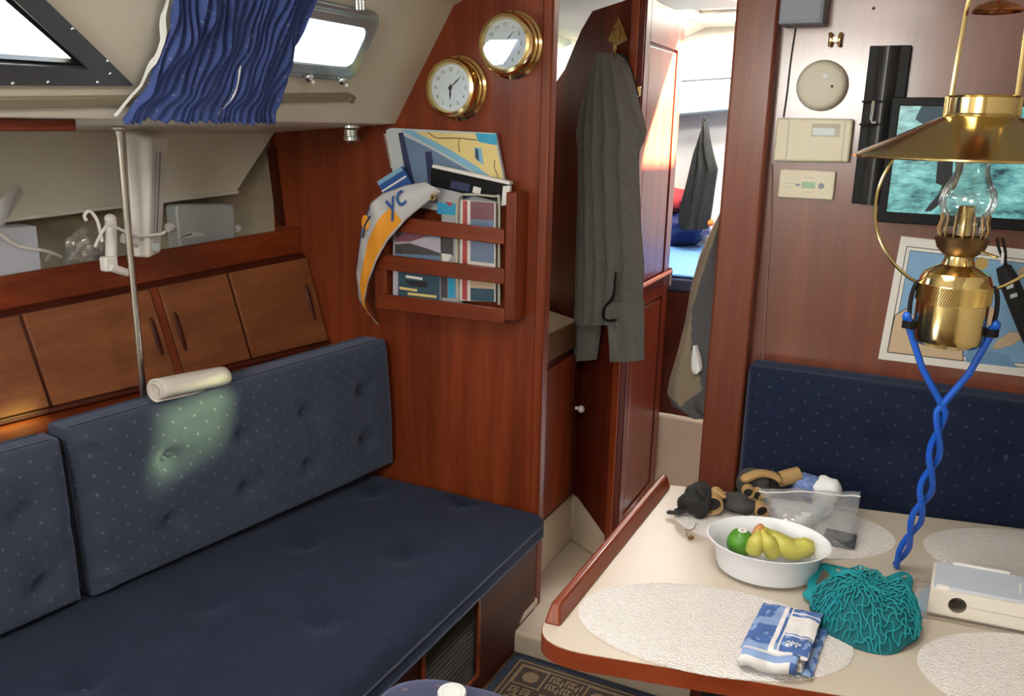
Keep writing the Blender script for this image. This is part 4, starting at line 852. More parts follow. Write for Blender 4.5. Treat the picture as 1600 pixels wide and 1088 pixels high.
# umbrella hung from the television
um = root('folded_umbrella', W(1590, 560, 2.12), 'black folded umbrella in its sleeve hanging in front of the sea chart', 'umbrella')
p0, p1 = W(1568, 418, 2.11), W(1640, 600, 2.13)
obj(G().tube([p0, p0.lerp(p1, .1), p0.lerp(p1, .5), p1], [.020, .026, .026, .018], 12, flat=.75), 'sleeve', 'blackmat', um)
obj(G().tube(smoothpath([W(1566, 372, 2.118), W(1571, 395, 2.11), W(1570, 420, 2.105)], 4), .003, 6), 'cord', 'black', um); obj(G().tube(smoothpath([W(1558, 372, 2.118), W(1562, 392, 2.11), W(1575, 418, 2.105)], 4), .003, 6), 'cord', 'black', um)
obj(G().tube([W(1567, 395, 2.104), W(1566, 412, 2.098)], .003, 6), 'white_tip', 'whitep', um)
for x, y in ((1578, 448), (1584, 462)): obj(G().obox(W(x, y, 2.083), (.006, 0, .003), (-.001, 0, .004), (0, .001, 0)), 'print', 'palegrey', um)
# dinette seat in front of the bulkhead
c1, c2 = P(1166, 588, 'y', 2.085), P(1600, 632, 'y', 2.085)
cx0 = P(1155, 700, 'y', 2.085).x
bt = []
for x, y in ((1385, 697), (1568, 720)): p = P(x, y, 'y', 2.085); bt.append((p.x-cx0, p.z-.47))
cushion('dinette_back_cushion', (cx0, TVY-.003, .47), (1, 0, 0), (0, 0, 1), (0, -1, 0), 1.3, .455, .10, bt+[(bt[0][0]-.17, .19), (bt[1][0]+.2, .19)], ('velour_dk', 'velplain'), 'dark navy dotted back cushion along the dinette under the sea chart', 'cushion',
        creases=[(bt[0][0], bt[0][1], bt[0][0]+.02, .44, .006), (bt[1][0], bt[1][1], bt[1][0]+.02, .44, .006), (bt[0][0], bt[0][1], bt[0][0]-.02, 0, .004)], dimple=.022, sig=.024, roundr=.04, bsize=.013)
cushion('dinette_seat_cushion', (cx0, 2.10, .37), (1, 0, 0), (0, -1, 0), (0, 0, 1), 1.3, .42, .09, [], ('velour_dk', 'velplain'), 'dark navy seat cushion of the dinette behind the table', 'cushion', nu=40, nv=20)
obj(G().box(cx0+.01, .99, 1.70, TVY-.001, .066, .368), 'dinette_locker', 'mahog_dk', label='dark mahogany box locker under the dinette seat cushion', cat='locker', bevel=.004)
# ------------------------------------------------------------------ hanging oil lamp
LX, LY = .034, 1.5
lp = root('oil_lamp', (LX, LY, 1.172), 'hanging brass oil lamp with glass chimney and conical shade over the table', 'lamp')
c = (LX, LY, 0)
tk = obj(G().lathe([(0, 1.176), (.030, 1.173), (.044, 1.175), (.050, 1.181), (.0525, 1.190), (.0525, 1.243), (.0535, 1.244), (.0535, 1.272), (.0525, 1.274), (.051, 1.281), (.046, 1.290), (.034, 1.298), (.024, 1.303), (.021, 1.312), (.020, 1.318)], c, 48), 'fuel_tank', 'brass', lp, smooth=25)
g = G()
for i in range(96):
    a = 2*math.pi*i/96; g.tube([V((LX+.0537*math.cos(a+t*.18), LY+.0537*math.sin(a+t*.18), lerp(1.245, 1.271, t))) for t in (0, .5, 1)], .0006, 4)
obj(g, 'knurling', 'brass_satin', tk)
obj(G().lathe([(.020, 1.316), (.024, 1.318), (.034, 1.328), (.038, 1.340), (.040, 1.345), (.036, 1.347), (.031, 1.347)], c, 32), 'burner_basket', 'brass_old', lp)
g = G()
for i in range(16):
    a = 2*math.pi*i/16; d = V((math.cos(a), math.sin(a), 0)); g.tube(smoothpath([V(c)+d*.033+V((0, 0, 1.346)), V(c)+d*.036+V((0, 0, 1.358)), V(c)+d*.033+V((0, 0, 1.370)), V(c)+d*.034+V((0, 0, 1.380))], 3), .0016, 5)
obj(g, 'chimney_gallery', 'brass_old', lp)
obj(G().lathe([(.012, 1.345), (.012, 1.362), (.010, 1.374), (.012, 1.392), (.010, 1.394), (0, 1.394)], c, 20), 'burner', 'brass', lp)
obj(G().lathe([(.030, 1.350), (.030, 1.372), (.036, 1.384), (.041, 1.398), (.039, 1.414), (.030, 1.430), (.024, 1.444), (.0225, 1.470), (.022, 1.535)], c, 32), 'chimney', 'lampglass', lp, smooth=60)
kx = LX+.032; kn = obj(G().tube([(LX+.018, LY-.012, 1.330), (LX+.05, LY-.03, 1.322)], .002, 6), 'wick_spindle', 'brass', lp)
obj(G().lathe([(0, -.003), (.009, -.003), (.009, .003), (0, .003)], (LX+.030, LY-.036, 1.312), 14, 'y'), 'wick_knob', 'brass', kn)
sh_ = obj(G().lathe([(.171, 1.464), (.172, 1.467), (.120, 1.492), (.058, 1.523), (.050, 1.526), (.046, 1.526), (.0465, 1.522), (.056, 1.519), (.118, 1.488), (.1695, 1.4635)], c, 64), 'shade', 'brass_satin', lp, smooth=40)
obj(G().tube([V((LX+.1715*math.cos(2*math.pi*i/64), LY+.1715*math.sin(2*math.pi*i/64), 1.465)) for i in range(64)], .0022, 6, closed=True), 'rim', 'brass', sh_)
obj(G().lathe([(.049, 1.524), (.050, 1.527), (.048, 1.530), (.048, 1.552), (.050, 1.555), (.047, 1.556), (.046, 1.550), (.046, 1.526)], c, 40), 'collar', 'brass', lp, smooth=25)
rd = lambda s_: [V((LX+s_*.044, LY, 1.528)), V((LX+s_*.0425, LY, 1.60)), V((LX+s_*.041, LY, 1.655)), V((LX+s_*.039, LY, 1.685)), V((LX+s_*.032, LY, 1.71)), V((LX+s_*.016, LY, 1.728)), V((LX, LY, 1.734))]
obj(G().tube(smoothpath(rd(-1), 5)+smoothpath(rd(1)[::-1], 5)[1:], .0036, 8), 'hanger_hoop', 'brass', lp)
for s_ in (-1, 1): obj(G().obox((LX+s_*.047, LY, 1.540), (.005, 0, 0), (0, .006, 0), (0, 0, .014)), 'hoop_clip', 'brass_satin', lp, bevel=.001)
obj(G().lathe([(.033, 1.672), (.034, 1.674), (.028, 1.681), (.012, 1.687), (.004, 1.690), (.004, 1.732), (0, 1.733)], c, 32), 'smoke_bell', 'copper', lp)
obj(G().tube([(LX, LY, 1.734), (LX, LY, 1.9195)], .003, 8), 'suspension_rod', 'brass', lp); obj(G().lathe([(0, 1.9195), (.025, 1.9195), (.025, 1.914), (.006, 1.908), (0, 1.908)], c, 20), 'ceiling_rose', 'brass', lp)
for s_ in (-1, 1):
    pts = [V((LX+s_*.100, LY, 1.486)), V((LX+s_*.112, LY, 1.462)), V((LX+s_*.126, LY, 1.425)), V((LX+s_*.130, LY, 1.39)), V((LX+s_*.122, LY, 1.345)), V((LX+s_*.098, LY, 1.303)), V((LX+s_*.070, LY, 1.278)), V((LX+s_*.052, LY, 1.268))]
    obj(G().tube(smoothpath(pts, 6), .0027, 8), 'gimbal_arm', 'brass_satin', lp)
# blue elastic cord from lamp to table
rp = root('bungee_cord', P(1398, 888, 'z', TAB), 'twisted blue elastic cord hooked to the lamp and running down to the table', 'cord')
end = P(1400, 884, 'z', TAB+.006); X = V((LX+.008, LY-.0, 1.062))
hl, hr = V((LX-.058, LY-.010, 1.200)), V((LX+.060, LY-.006, 1.200))
for k, h in enumerate((hl, hr)):
    pts = [h+V((0, 0, .012)), h, h.lerp(X, .5)+V(((-1 if k == 0 else 1)*.004, 0, 0))]
    n = 40
    for i in range(n+1):
        t = i/n; ph = math.pi*(k*1.0)+t*4.6*math.pi*.5*2; rad = .0065+.0075*math.sin(math.pi*min(1, t*1.15))**2*abs(math.sin(ph*.5+.4))*.6
        ct = X.lerp(end, t)+V((.012*math.sin(t*math.pi), -.01*math.sin(math.pi*t), 0))
        pts.append(ct+V((math.cos(ph)*rad, math.sin(ph)*rad, 0)))
    obj(G().tube(pts, .0054, 8), 'strand', 'rope', rp)
for h in (hl, hr):
    obj(G().tube([h+V((0, 0, -.004)), h+V((0, 0, .008))], .010, 10), 'ferrule', 'black', rp)
    s_ = -1 if h is hl else 1
    obj(G().tube(smoothpath([h+V((0, 0, .004)), h+V((s_*.002, .002, .04)), h+V((-s_*.002, .004, .066)), h+V((-s_*.008, .006, .072))], 4), .0035, 6), 'hook', 'black', rp)
    obj(G().ell(h+V((s_*.004, 0, .014)), (.007, .007, .009), 10, 8), 'knot', 'rope', rp)

obj(G().lathe([(0, 2.1985), (.003, 2.1985), (.0035, 2.1998)], (W(1365, 13).x, 0, W(1365, 13).z), 10, 'y'), 'wall_screw', 'ink', label='tiny dark screw head on the bulkhead above the black holder', cat='screw')
# ================================================================== THE TABLE AND WHAT STANDS ON IT
E1_, E2_ = V((.978, .208, 0)), V((-.208, .978, 0))
def TP(x, y, h=0): return P(x, y, 'z', TAB+h)
tb = root('saloon_table', (-.25, 1.45, .066), 'cream laminate saloon table with mahogany edge and rail on a dark pedestal', 'table')
fy = lambda x: 1.2037+.224*x
by = lambda x: 1.912+.196*x
cor = V((-.504, fy(-.504), 0)); rr_ = .055
e1_, e2_ = V((0, 1, 0)), V((1, .224, 0)).normalized(); pa, pb = cor+e1_*.085, cor+e2_*.105
corner = [(pa*(1-t)**2+cor*2*t*(1-t)+pb*t*t) for t in [k/10 for k in range(11)]]
bl = V((-.504, by(-.504), 0)); cb_ = [V((-.46, by(-.46), 0)), V((-.485, by(-.485)-.003, 0)), V((-.500, by(-.5)-.014, 0)), V((-.504, by(-.504)-.03, 0))]
outl = corner+[V((.62, fy(.62), 0)), V((.62, by(.62), 0))]+cb_
def sc(pts, k): c = V((.05, 1.58, 0)); return [c+(p-c)*k for p in pts]
obj(G().prism([p+V((0, 0, .668)) for p in outl], (0, 0, .0305)), 'edge_band', 'edge', tb, smooth=30)
obj(G().prism([p+V((0, 0, .6986)) for p in sc(outl, .9975)], (0, 0, .0014)), 'laminate_top', 'laminate', tb, smooth=30)
x0, x1, z0, z1 = -.502, -.473, TAB, TAB+.030
y0, y1 = 1.158, 1.80
rl = [(x0, y0, z0), (x1, y0+.003, z0), (x1, y1, z0), (x0, y1, z0), (x0+.004, y0+.022, z1), (x1-.010, y0+.022, z1), (x1-.010, y1, z1), (x0+.004, y1, z1)]
obj(G().hexa(rl), 'fiddle_rail', 'mahog_y', tb, bevel=.004, seg=3)
obj(G().lathe([(.036, .066), (.036, .667)], (-.235, 1.34, 0), 20), 'pedestal', 'black', tb); obj(G().lathe([(0, .070), (.13, .067), (.13, .0655), (0, .0655)], (-.235, 1.34, 0), 24), 'pedestal_foot', 'black', tb)
tb.children[3].location.z = -.066 if False else 0
obj(G().box(-.165, .5, 1.385, 1.405, .25, .667), 'folded_leaf', 'mahog_dk', tb, smooth=0)
# placemats
def placemat(c, a, b, label, sub=0):
    c = V(c); n = 96; out = []; g = G(); rings = [0, .35, .7, .93, 1.0]; vs = []; fs = []
    for k, f in enumerate(rings):
        for i in range(n):
            t = 2*math.pi*i/n; e = f*(1+(.006*math.sin(t*48) if k == 4 else 0)); h = .0045 if k < 4 else .0020
            vs.append(c+E1_*a*e*math.cos(t)+E2_*b*e*math.sin(t)+V((0, 0, TAB+h)))
    for k in range(4):
        for i in range(n): fs.append((k*n+i, k*n+(i+1) % n, (k+1)*n+(i+1) % n, (k+1)*n+i))
    o = len(vs); vs += [v-V((0, 0, v.z-TAB-.0004)) for v in vs[4*n:5*n]]
    for i in range(n): fs.append((4*n+i, 4*n+(i+1) % n, o+(i+1) % n, o+i))
    fs.append(tuple(range(o, o+n)))
    m = obj(g.add(vs, fs), 'placemat', 'mat', label=label, cat='placemat', group='woven placemats on the table', smooth=60)
    m.rotation_euler.z = 0; return m
placemat((-.252, 1.277, 0), .222, .132, 'oval woven off-white placemat under the folded blue dish towel')
placemat((.276, 1.377, 0), .222, .140, 'oval woven off-white placemat at the table front beside the white box')
placemat((.272, 1.812, 0), .222, .135, 'oval woven off-white placemat behind the white box')
placemat((-.215, 1.725, 0), .222, .135, 'oval woven off-white placemat under the gloves and clear bag')
MZ = TAB+.0052
# bowl of fruit
bc = P(1200, 846, 'z', TAB+.062); bc.z = TAB+.0052
g = G().lathe([(0, .001), (.080, .001), (.087, .003), (.091, .014), (.095, .036), (.101, .050), (.110, .060), (.1115, .0625), (.109, .063), (.099, .053), (.092, .038), (.088, .016), (.082, .007), (0, .006)], (0, 0, 0), 64)
def bow(p): return bc+E1_*p.x+E2_*p.y*.84+V((0, 0, p.z))
g.v = [bow(p) for p in g.v]
obj(g, 'fruit_bowl', 'bowl', label='oval white fruit bowl holding a lime and bananas', cat='bowl', smooth=40)
lm = P(1157, 848, 'z', TAB+.050); lr = root('lime', lm-V((0, 0, .027)), 'green lime with a white sticker in the fruit bowl', 'lime')
obj(G().ell(lm, (.0255, .0255, .027), 20, 14, warp=warpn(.05, 60, 2)), 'peel', 'lime', lr, smooth=80)
nn = (P(1159, 836, 'z', TAB+.062)-lm).normalized(); nn = (nn+(CAM-lm).normalized()*.8).normalized(); s1 = nn.orthogonal().normalized(); s2 = nn.cross(s1); cc = lm+nn*.0272
obj(G().poly([cc+s1*.0085*math.cos(i*.3927)+s2*.0085*math.sin(i*.3927) for i in range(16)]), 'sticker', 'white', lr, smooth=0); obj(G().poly([cc+nn*.0006+s1*.003*math.cos(i*.3927)+s2*.003*math.sin(i*.3927) for i in range(16)]), 'sticker_print', 'greyprint', lr, smooth=0)
bn = root('banana_bunch', bc+V((.02, 0, .02)), 'bunch of yellow green bananas in the fruit bowl', 'bananas')
cw = P(1187, 827, 'z', TAB+.085)
def ban(pts, rm, nm='banana'):
    q = smoothpath(pts, 6); n = len(q); obj(G().tube(q, [rm*(.36+.64*sstep(.12, .45, i/(n-1)))*(1-.55*sstep(.86, 1, i/(n-1))) for i in range(n)], 10), nm, 'banana', bn, smooth=50)
ban([cw+V((-.003, 0, 0)), P(1183, 842, 'z', TAB+.074), P(1179, 856, 'z', TAB+.056), P(1177, 866, 'z', TAB+.042)], .0155)
ban([cw+V((.004, 0, 0)), P(1197, 843, 'z', TAB+.074), P(1205, 858, 'z', TAB+.054), P(1212, 868, 'z', TAB+.040)], .0165)
ban([cw+V((.007, .002, 0)), P(1206, 836, 'z', TAB+.074), P(1221, 851, 'z', TAB+.060), P(1238, 860, 'z', TAB+.050), P(1256, 853, 'z', TAB+.056), P(1262, 843, 'z', TAB+.066)], .0185)
ban([cw+V((.003, .006, 0)), P(1200, 834, 'z', TAB+.070), P(1225, 850, 'z', TAB+.045), P(1255, 858, 'z', TAB+.040), P(1270, 848, 'z', TAB+.050)], .0165)
obj(G().tube([cw+V((-.002, 0, -.016)), cw, cw+V((.002, 0, .009))], [.012, .010, .005], 8), 'crown', 'bananatip', bn)
# turquoise net bag
nc = P(1352, 948, 'z', TAB+.035)
tq = root('string_bag', (nc.x, nc.y, TAB), 'crumpled turquoise string shopping bag lying on the table', 'bag')
def nbh(x, y, k=1.0):
    r2 = (x/.090)**2+(y/.080)**2
    z = (.072+.35*y)*max(0, 1-r2**1.6)**.5*(1+.40*noise.noise(V((x*16, y*16, 2))))+.007*noise.noise(V((x*50, y*50, 5)))*(1 if r2 < .9 else 0)
    return V((nc.x+x*k, nc.y+y*k, TAB+.0015+max(0, z)*k))
def nbpol(a, b): t = a*2*math.pi; f = b*(1+.10*noise.noise(V((math.cos(t)*1.4, math.sin(t)*1.4, 3)))); return f*.090*math.cos(t), f*.080*math.sin(t)
g = G().grid(lambda a, b: nbh(*nbpol(a, b), .97), 44, 16); g.poly([nbh(*nbpol(i/44, 1), .97)-V((0, 0, .001)) for i in range(44)]); obj(g, 'folded_net', 'turq_dk', tq, smooth=60)
g = G(); NL = 15
def wrp(x, y): w = V((noise.noise(V((x*14, y*14, 1))), noise.noise(V((x*14, y*14, 8))), 0))*.030; w2 = V((noise.noise(V((x*45, y*45, 2))), noise.noise(V((x*45, y*45, 6))), 0))*.006; return x+w.x+w2.x, y+w.y+w2.y
for s_ in (1, -1):
    for i in range(-NL, NL+1):
        run = []
        for j in range(-44, 45):
            t = j*.0028; o = i*.0112+.0030*math.sin(t*2*math.pi/.0224+i*math.pi)
            x, y = wrp((o+s_*t)*.72, (t-s_*o)*.72)
            ang = math.atan2(y/.08, x/.09); lim = 1+.10*noise.noise(V((math.cos(ang)*1.4, math.sin(ang)*1.4, 3)))
            if (x/.090)**2+(y/.080)**2 < lim*lim*.985: run.append(nbh(x, y)+V((0, 0, .0016)))
            else:
                if len(run) > 2: g.tube(run, .0012, 4)
                run = []
        if len(run) > 2: g.tube(run, .0012, 4)
obj(g, 'netting', 'turq', tq, smooth=60, weld=False)
tl_ = P(1285, 930, 'z', TAB+.016); g = G().ell(tl_+V((.012, 0, 0)), (.045, .030, .0155), 20, 10, warp=warpn(.4, 30, 3))
for p in g.v: p.z = max(p.z, TAB+.0015)
obj(g, 'net_tail', 'turq', tq, smooth=60)
def ribbon(pts, w_, t_): return G().tube(smoothpath(pts, 6), w_, 8, flat=t_)
obj(ribbon([TP(1268, 925, .010), TP(1270, 905, .022), TP(1283, 886, .03), TP(1298, 890, .034), TP(1312, 915, .035), TP(1328, 935, .04), TP(1342, 946, .052)], .0075, .3), 'handle', 'turq', tq)
obj(ribbon([TP(1284, 884, .03), TP(1305, 886, .02), TP(1330, 892, .02), TP(1345, 898, .03)], .0075, .3), 'handle', 'turq', tq)
obj(ribbon([TP(1388, 905, .022), TP(1412, 896, .014), TP(1422, 903, .010), TP(1418, 914, .012), TP(1400, 918, .022)], .007, .3), 'handle', 'turq', tq)
# white device on a clear tray
f0, f1 = TP(1448, 957, .006), TP(1600, 987, .006); fu = (f1-f0).normalized(); b0 = P(1473, 881, 'z', TAB+.048); t0 = P(1452, 921, 'z', TAB+.046)
dv = b0-t0; dv.z = 0; dv = (dv-fu*dv.dot(fu)*.55); DL = .32
wd_ = root('charger_box', f0+fu*.16, 'white plastic box with round hole and blue grey lid on a clear tray', 'box')
def DV(u, v, h): return f0+fu*u+dv*v+V((0, 0, h))
hole = P(1489, 948, 'y', 0) if False else None
hu, hz, hr_ = .044, .0235, .0140
def ff_(u, h): return DV(u, 0, h)
circ = [(hu+hr_*math.cos(2*math.pi*i/28), hz+hr_*math.sin(2*math.pi*i/28)) for i in range(28)]
g = holed([(0, 0), (DL, 0), (DL, .046), (0, .046)], [circ], ff_)
for P4 in ([(0, 0, 0), (0, 1, 0), (0, 1, .046), (0, 0, .046)], [(DL, 0, 0), (DL, 1, 0), (DL, 1, .046), (DL, 0, .046)], [(0, 1, 0), (DL, 1, 0), (DL, 1, .046), (0, 1, .046)], [(0, 0, 0), (DL, 0, 0), (DL, 1, 0), (0, 1, 0)], [(0, 0, .046), (DL, 0, .046), (DL, 1, .046), (0, 1, .046)]): g.poly([DV(*p) for p in P4])
gs = G()
for i in range(28):
    p, q_ = circ[i], circ[(i+1) % 28]; gs.poly([DV(p[0], 0, p[1]), DV(q_[0], 0, q_[1]), DV(q_[0], .42, q_[1]), DV(p[0], .42, p[1])])
gs.poly([DV(p[0], .42, p[1]) for p in circ]); obj(gs, 'socket', plain('socket_shade', (.22, .19, .15), .6), wd_, smooth=40)  # brown inside the hole paints in its shade
obj(g, 'housing', plain('warm_white_plastic', (.74, .69, .62), .4, var=.02), wd_, smooth=30)
obj(G().hexa([DV(.004, .05, .0462), DV(DL-.004, .05, .0462), DV(DL-.004, .97, .0462), DV(.004, .97, .0462), DV(.010, .08, .0500), DV(DL-.01, .08, .0500), DV(DL-.01, .95, .0500), DV(.010, .95, .0500)]), 'lid', 'bluegrey', wd_, bevel=.001)
obj(G().obox(DV(.075, .985, .050), fu*.045, dv*.018, V((0, 0, .003))), 'hinge_lip', 'whitep', wd_); obj(G().obox(DV(.018, .07, .0485), fu*.010, dv*.02, V((0, 0, .003))), 'lid_latch', 'whitep', wd_)
obj(G().obox(DV(.135, .5, .0506), dv*.16, fu*.0015, V((0, 0, .0006))), 'lid_mark', 'white', wd_)
obj(G().obox(DV(.06+(DL-.06)/2, -.0004, .0235), fu*(DL-.06)*.5, V((0, 0, .0005)), dv*.003), 'seam', plain('seam_grey', (.45, .42, .38), .6), wd_)
tr = root('clear_tray', f0+fu*.15-V((0, 0, .006)), 'shallow clear plastic tray under the white box', 'tray')
lo = [DV(u, v, -.0055) for u, v in rrect(-.028, DL+.03, -.12, 1.10, .02, 5)] if False else None
def TR(u, v, h): return f0+fu*u+dv.normalized()*v+V((0, 0, h))
dl_ = dv.length; oo = rrect(-.030, DL+.03, -.012, dl_+.012, .018, 5); ii = rrect(-.022, DL+.022, -.006, dl_+.006, .014, 5)
obj(ring(oo, ii, lambda u, v: TR(u, v, -.0055), lambda u, v: TR(u, v, .005)), 'rim', 'tray', tr, smooth=50); obj(G().poly([TR(*p, -.003) for p in ii]), 'base', 'tray', tr, smooth=0)
# folded dish towel
q = [TP(1150, 1042, .005), TP(1268, 1066, .005), TP(1294, 984, .005), TP(1190, 963, .005)]
dt = root('dish_towel', q[0].lerp(q[2], .5), 'folded blue and white checked dish towel on the woven placemat', 'towel')
def TW(u, v, h, k=1): return q[0].lerp(q[1], u).lerp(q[3].lerp(q[2], u), v)+V((0, 0, h))
def chk(u, v):
    if .40 < u < .47 or .53 < u < .55: return 2
    if u > .55 and .40 < v < .78: return 2
    if u > .55 and (.34 < v < .37 or .82 < v < .85): return 2
    if .30 < u < .40 and v > .55: return 1
    if u < .40 and (.5 < v < .62 or v < .12): return 1
    if .62 < u < .85 and .16 < v < .26 and math.sin(u*90)*math.sin(v*80) > 0: return 2
    if v < .06: return 2
    return 1 if noise.noise(V((u*9, v*9, 4))) > .22 else 0
def layer(u0, u1, v0, v1, h0, h1, seed, pat, nm):
    def top(a, b):
        e = min(1, min(a, 1-a)*9, min(b, 1-b)*9); e = math.sin(e*math.pi/2)
        return TW(lerp(u0, u1, a)+.012*noise.noise(V((a*3, b*5, seed))), lerp(v0, v1, b)+.015*noise.noise(V((a*5, b*2, seed+9))), lerp((h0+h1)/2, h1, e)+.0025*noise.noise(V((a*6, b*6, seed))))
    def bot(a, b):
        p = top(a, b); e = min(1, min(a, 1-a)*9, min(b, 1-b)*9); p.z = TAB+.005+lerp((h0+h1)/2, h0, math.sin(e*math.pi/2)); return p
    g = G().grid(top, 40, 40, mf=pat).grid(bot, 20, 20, mf=lambda a, b: 2); return obj(g, nm, ['clothblue', 'clothmid', 'clothwhite'], dt, smooth=60)
layer(.03, 1.0, .02, .94, 0, .009, 1, lambda a, b: 1 if noise.noise(V((a*8, b*8, 0))) > 0 else 0, 'fold')
layer(.0, .86, .0, .92, .008, .016, 2, lambda a, b: 2 if b < .2 else 1, 'fold')
layer(.02, .84, .02, .94, .0155, .023, 3, lambda a, b: 2 if b < .2 else 0, 'fold')
layer(.01, .90, .06, .99, .0225, .032, 4, chk, 'top_fold')
def rollf(a, b):
    t = a*2*math.pi*2.6; r_ = .0035+.0125*a; p = TW(.06+.74*b, .015, .017+.003*math.sin(b*9))
    d_ = (q[3]-q[0]).normalized(); return p+d_*(-math.cos(t)*r_*1.1+.002*math.sin(b*14+a*9))+V((0, 0, math.sin(t)*r_))
obj(G().grid(rollf, 60, 16, mf=lambda a, b: 1 if (a*7.3) % 1 < .28 else (0 if b > .86 and a > .5 else 2)), 'rolled_edge', ['clothblue', 'clothmid', 'clothwhite'], dt, smooth=60, solid=.0022)
obj(G().tube(smoothpath([TW(.10, -.005, .012), TW(.25, -.012, .020), TW(.45, -.010, .022), TW(.62, -.005, .016)], 6), [.004]*19, 6), 'hem', 'clothmid', dt)
# gloves
def cuff(p, d, r0, r1, L, parent, nm='finger'):
    d = V(d).normalized(); p = V(p); u = d.orthogonal().normalized(); v = d.cross(u); n = 18; g = G(); vs = []
    prof = [(r0, 0), (lerp(r0, r1, .5)*1.04, L*.5), (r1, L), (r1*.86, L), (r1*.80, L*.55)]
    for j in range(n):
        a = 2*math.pi*j/n
        for r_, h in prof: vs.append(p+(u*math.cos(a)+v*math.sin(a))*r_+d*h)
    k = len(prof); g.add(vs, [(j*k+i, ((j+1) % n)*k+i, ((j+1) % n)*k+i+1, j*k+i+1) for j in range(n) for i in range(k-1)])
    o = obj(g, nm, 'tan', parent, smooth=50)
    obj(G().poly([p+d*L*.58+(u*math.cos(2*math.pi*j/n)+v*math.sin(2*math.pi*j/n))*r1*.80 for j in range(n)]), 'opening', 'ink', o, smooth=0)
g1 = root('sailing_glove', P(1098, 800, 'z', MZ), 'black and tan fingerless sailing glove with a flap on the table corner mat', 'glove')
def low(g, zmin=MZ+.0008):
    for p in g.v: p.z = max(p.z, zmin)
    return g
obj(low(G().ell(P(1086, 786, 'z', MZ+.028), (.034, .030, .030), 32, 20, warp=warpn(.45, 45, 2))), 'back_of_hand', 'blackmat', g1, smooth=70)
obj(low(G().ell(P(1096, 768, 'z', MZ+.048), (.024, .026, .022), 24, 16, warp=warpn(.5, 50, 5))), 'knuckle_fold', 'blackmat', g1, smooth=70)
obj(G().tube(smoothpath([P(1082, 792, 'z', MZ+.02), P(1068, 796, 'z', MZ+.012), P(1055, 801, 'z', MZ+.008), P(1042, 800, 'z', MZ+.005)], 5), [.018]*5+[.014]*5+[.008]*5+[.003], 10, flat=.45), 'wrist_strap', 'blackmat', g1)
cuff(P(1112, 789, 'z', MZ+.024)+V((-.006, .022, .004)), V((.30, -.9, -.05)), .024, .0215, .034, g1)
obj(G().tube(smoothpath([P(1112, 766, 'z', MZ+.05), P(1122, 768, 'z', MZ+.050), P(1134, 778, 'z', MZ+.04)], 4), [.010, .013, .014, .014, .013, .012, .010, .008, .006], 8, flat=.5), 'finger_strip', 'tan', g1)
g2 = root('sailing_glove', P(1165, 805, 'z', MZ), 'dark grey and tan sailing glove with three finger holes beside the clear bag', 'glove')
CH_ = plain('glove_charcoal', (.045, .044, .042), .9, var=.3, vscale=50)
obj(low(G().ell(P(1150, 792, 'z', MZ+.020)+V((0, .02, 0)), (.040, .026, .021), 32, 20, warp=warpn(.45, 45, 7))), 'back_of_hand', CH_, g2, smooth=70)
obj(low(G().ell(P(1170, 766, 'z', MZ+.036)+V((0, .045, 0)), (.036, .022, .034), 18, 12, warp=warpn(.15, 30, 9))), 'palm', CH_, g2, smooth=70)
obj(G().tube(smoothpath([P(1154, 758, 'z', MZ+.052)+V((0, .03, 0)), P(1180, 748, 'z', MZ+.064)+V((0, .03, 0)), P(1202, 750, 'z', MZ+.060)+V((0, .03, 0)), P(1220, 760, 'z', MZ+.05)+V((0, .03, 0))], 5), [.008]+[.014]*14+[.009], 10, flat=.6), 'cuff_trim', 'tan', g2)
obj(low(G().tube([P(1172, 772, 'z', MZ+.024)+V((0, .045, 0)), P(1192, 769, 'z', MZ+.026)+V((0, .045, 0)), P(1218, 768, 'z', MZ+.024)+V((0, .04, 0))], [.022, .026, .020], 12)), 'hand_body', 'blackmat', g2)
for x, y, h in ((1169, 771, .040), (1184, 776, .034), (1195, 784, .026)): cuff(P(x, y, 'z', MZ+h)+V((-.004, .014, .002)), V((.28, -.95, .02)), .0135, .0125, .022, g2)
cuff(P(1190, 798, 'z', MZ+.016)+V((-.006, .012, .001)), V((.4, -.85, 0)), .0160, .0140, .024, g2)
cuff(P(1214, 757, 'z', MZ+.055)+V((0, .03, 0)), (P(1251, 736, 'z', MZ+.072)-P(1214, 757, 'z', MZ+.055))+V((.02, -.015, 0)), .0165, .0165, .046, g2, 'thumb')
# clear bag with contents
zb_ = root('zip_bag', P(1270, 845, 'z', MZ), 'clear zip-top plastic bag holding a dark phone case behind the fruit bowl', 'bag')
qa = [P(1183, 762, 'z', TAB+.080), P(1344, 770, 'z', TAB+.062), P(1334, 860, 'z', MZ+.002), P(1232, 842, 'z', MZ+.002)]
def ZB(a, b, o): return qa[0].lerp(qa[1], a).lerp(qa[3].lerp(qa[2], a), b)+V((.010*noise.noise(V((a*4, b*4, o))), -.016*math.sin(math.pi*b)*o+.008*noise.noise(V((a*5, b*5, o+3))), .014*math.sin(math.pi*b)*math.sin(math.pi*a)*o+.006*noise.noise(V((a*6, b*5, o+7)))))
obj(G().grid(lambda a, b: ZB(a, b, 1), 24, 18), 'front_film', 'bag', zb_, smooth=70); obj(G().grid(lambda a, b: ZB(a, b, -.3), 24, 18), 'back_film', 'bag', zb_, smooth=70)
obj(G().tube([ZB(a/12, .07, 1) for a in range(13)], .0016, 5), 'zip_strip', 'whitep', zb_)
ph = P(1312, 842, 'z', MZ+.010); ax = (P(1337, 838, 'z', MZ+.01)-P(1290, 828, 'z', MZ+.01)).normalized()
obj(G().obox(ph, ax*.030, V((-ax.y, ax.x, .25)).normalized()*.020, V((0, -.2, 1))*.005), 'phone_case', plain('phone_dark', (.05, .055, .065), .35), zb_, bevel=.003)
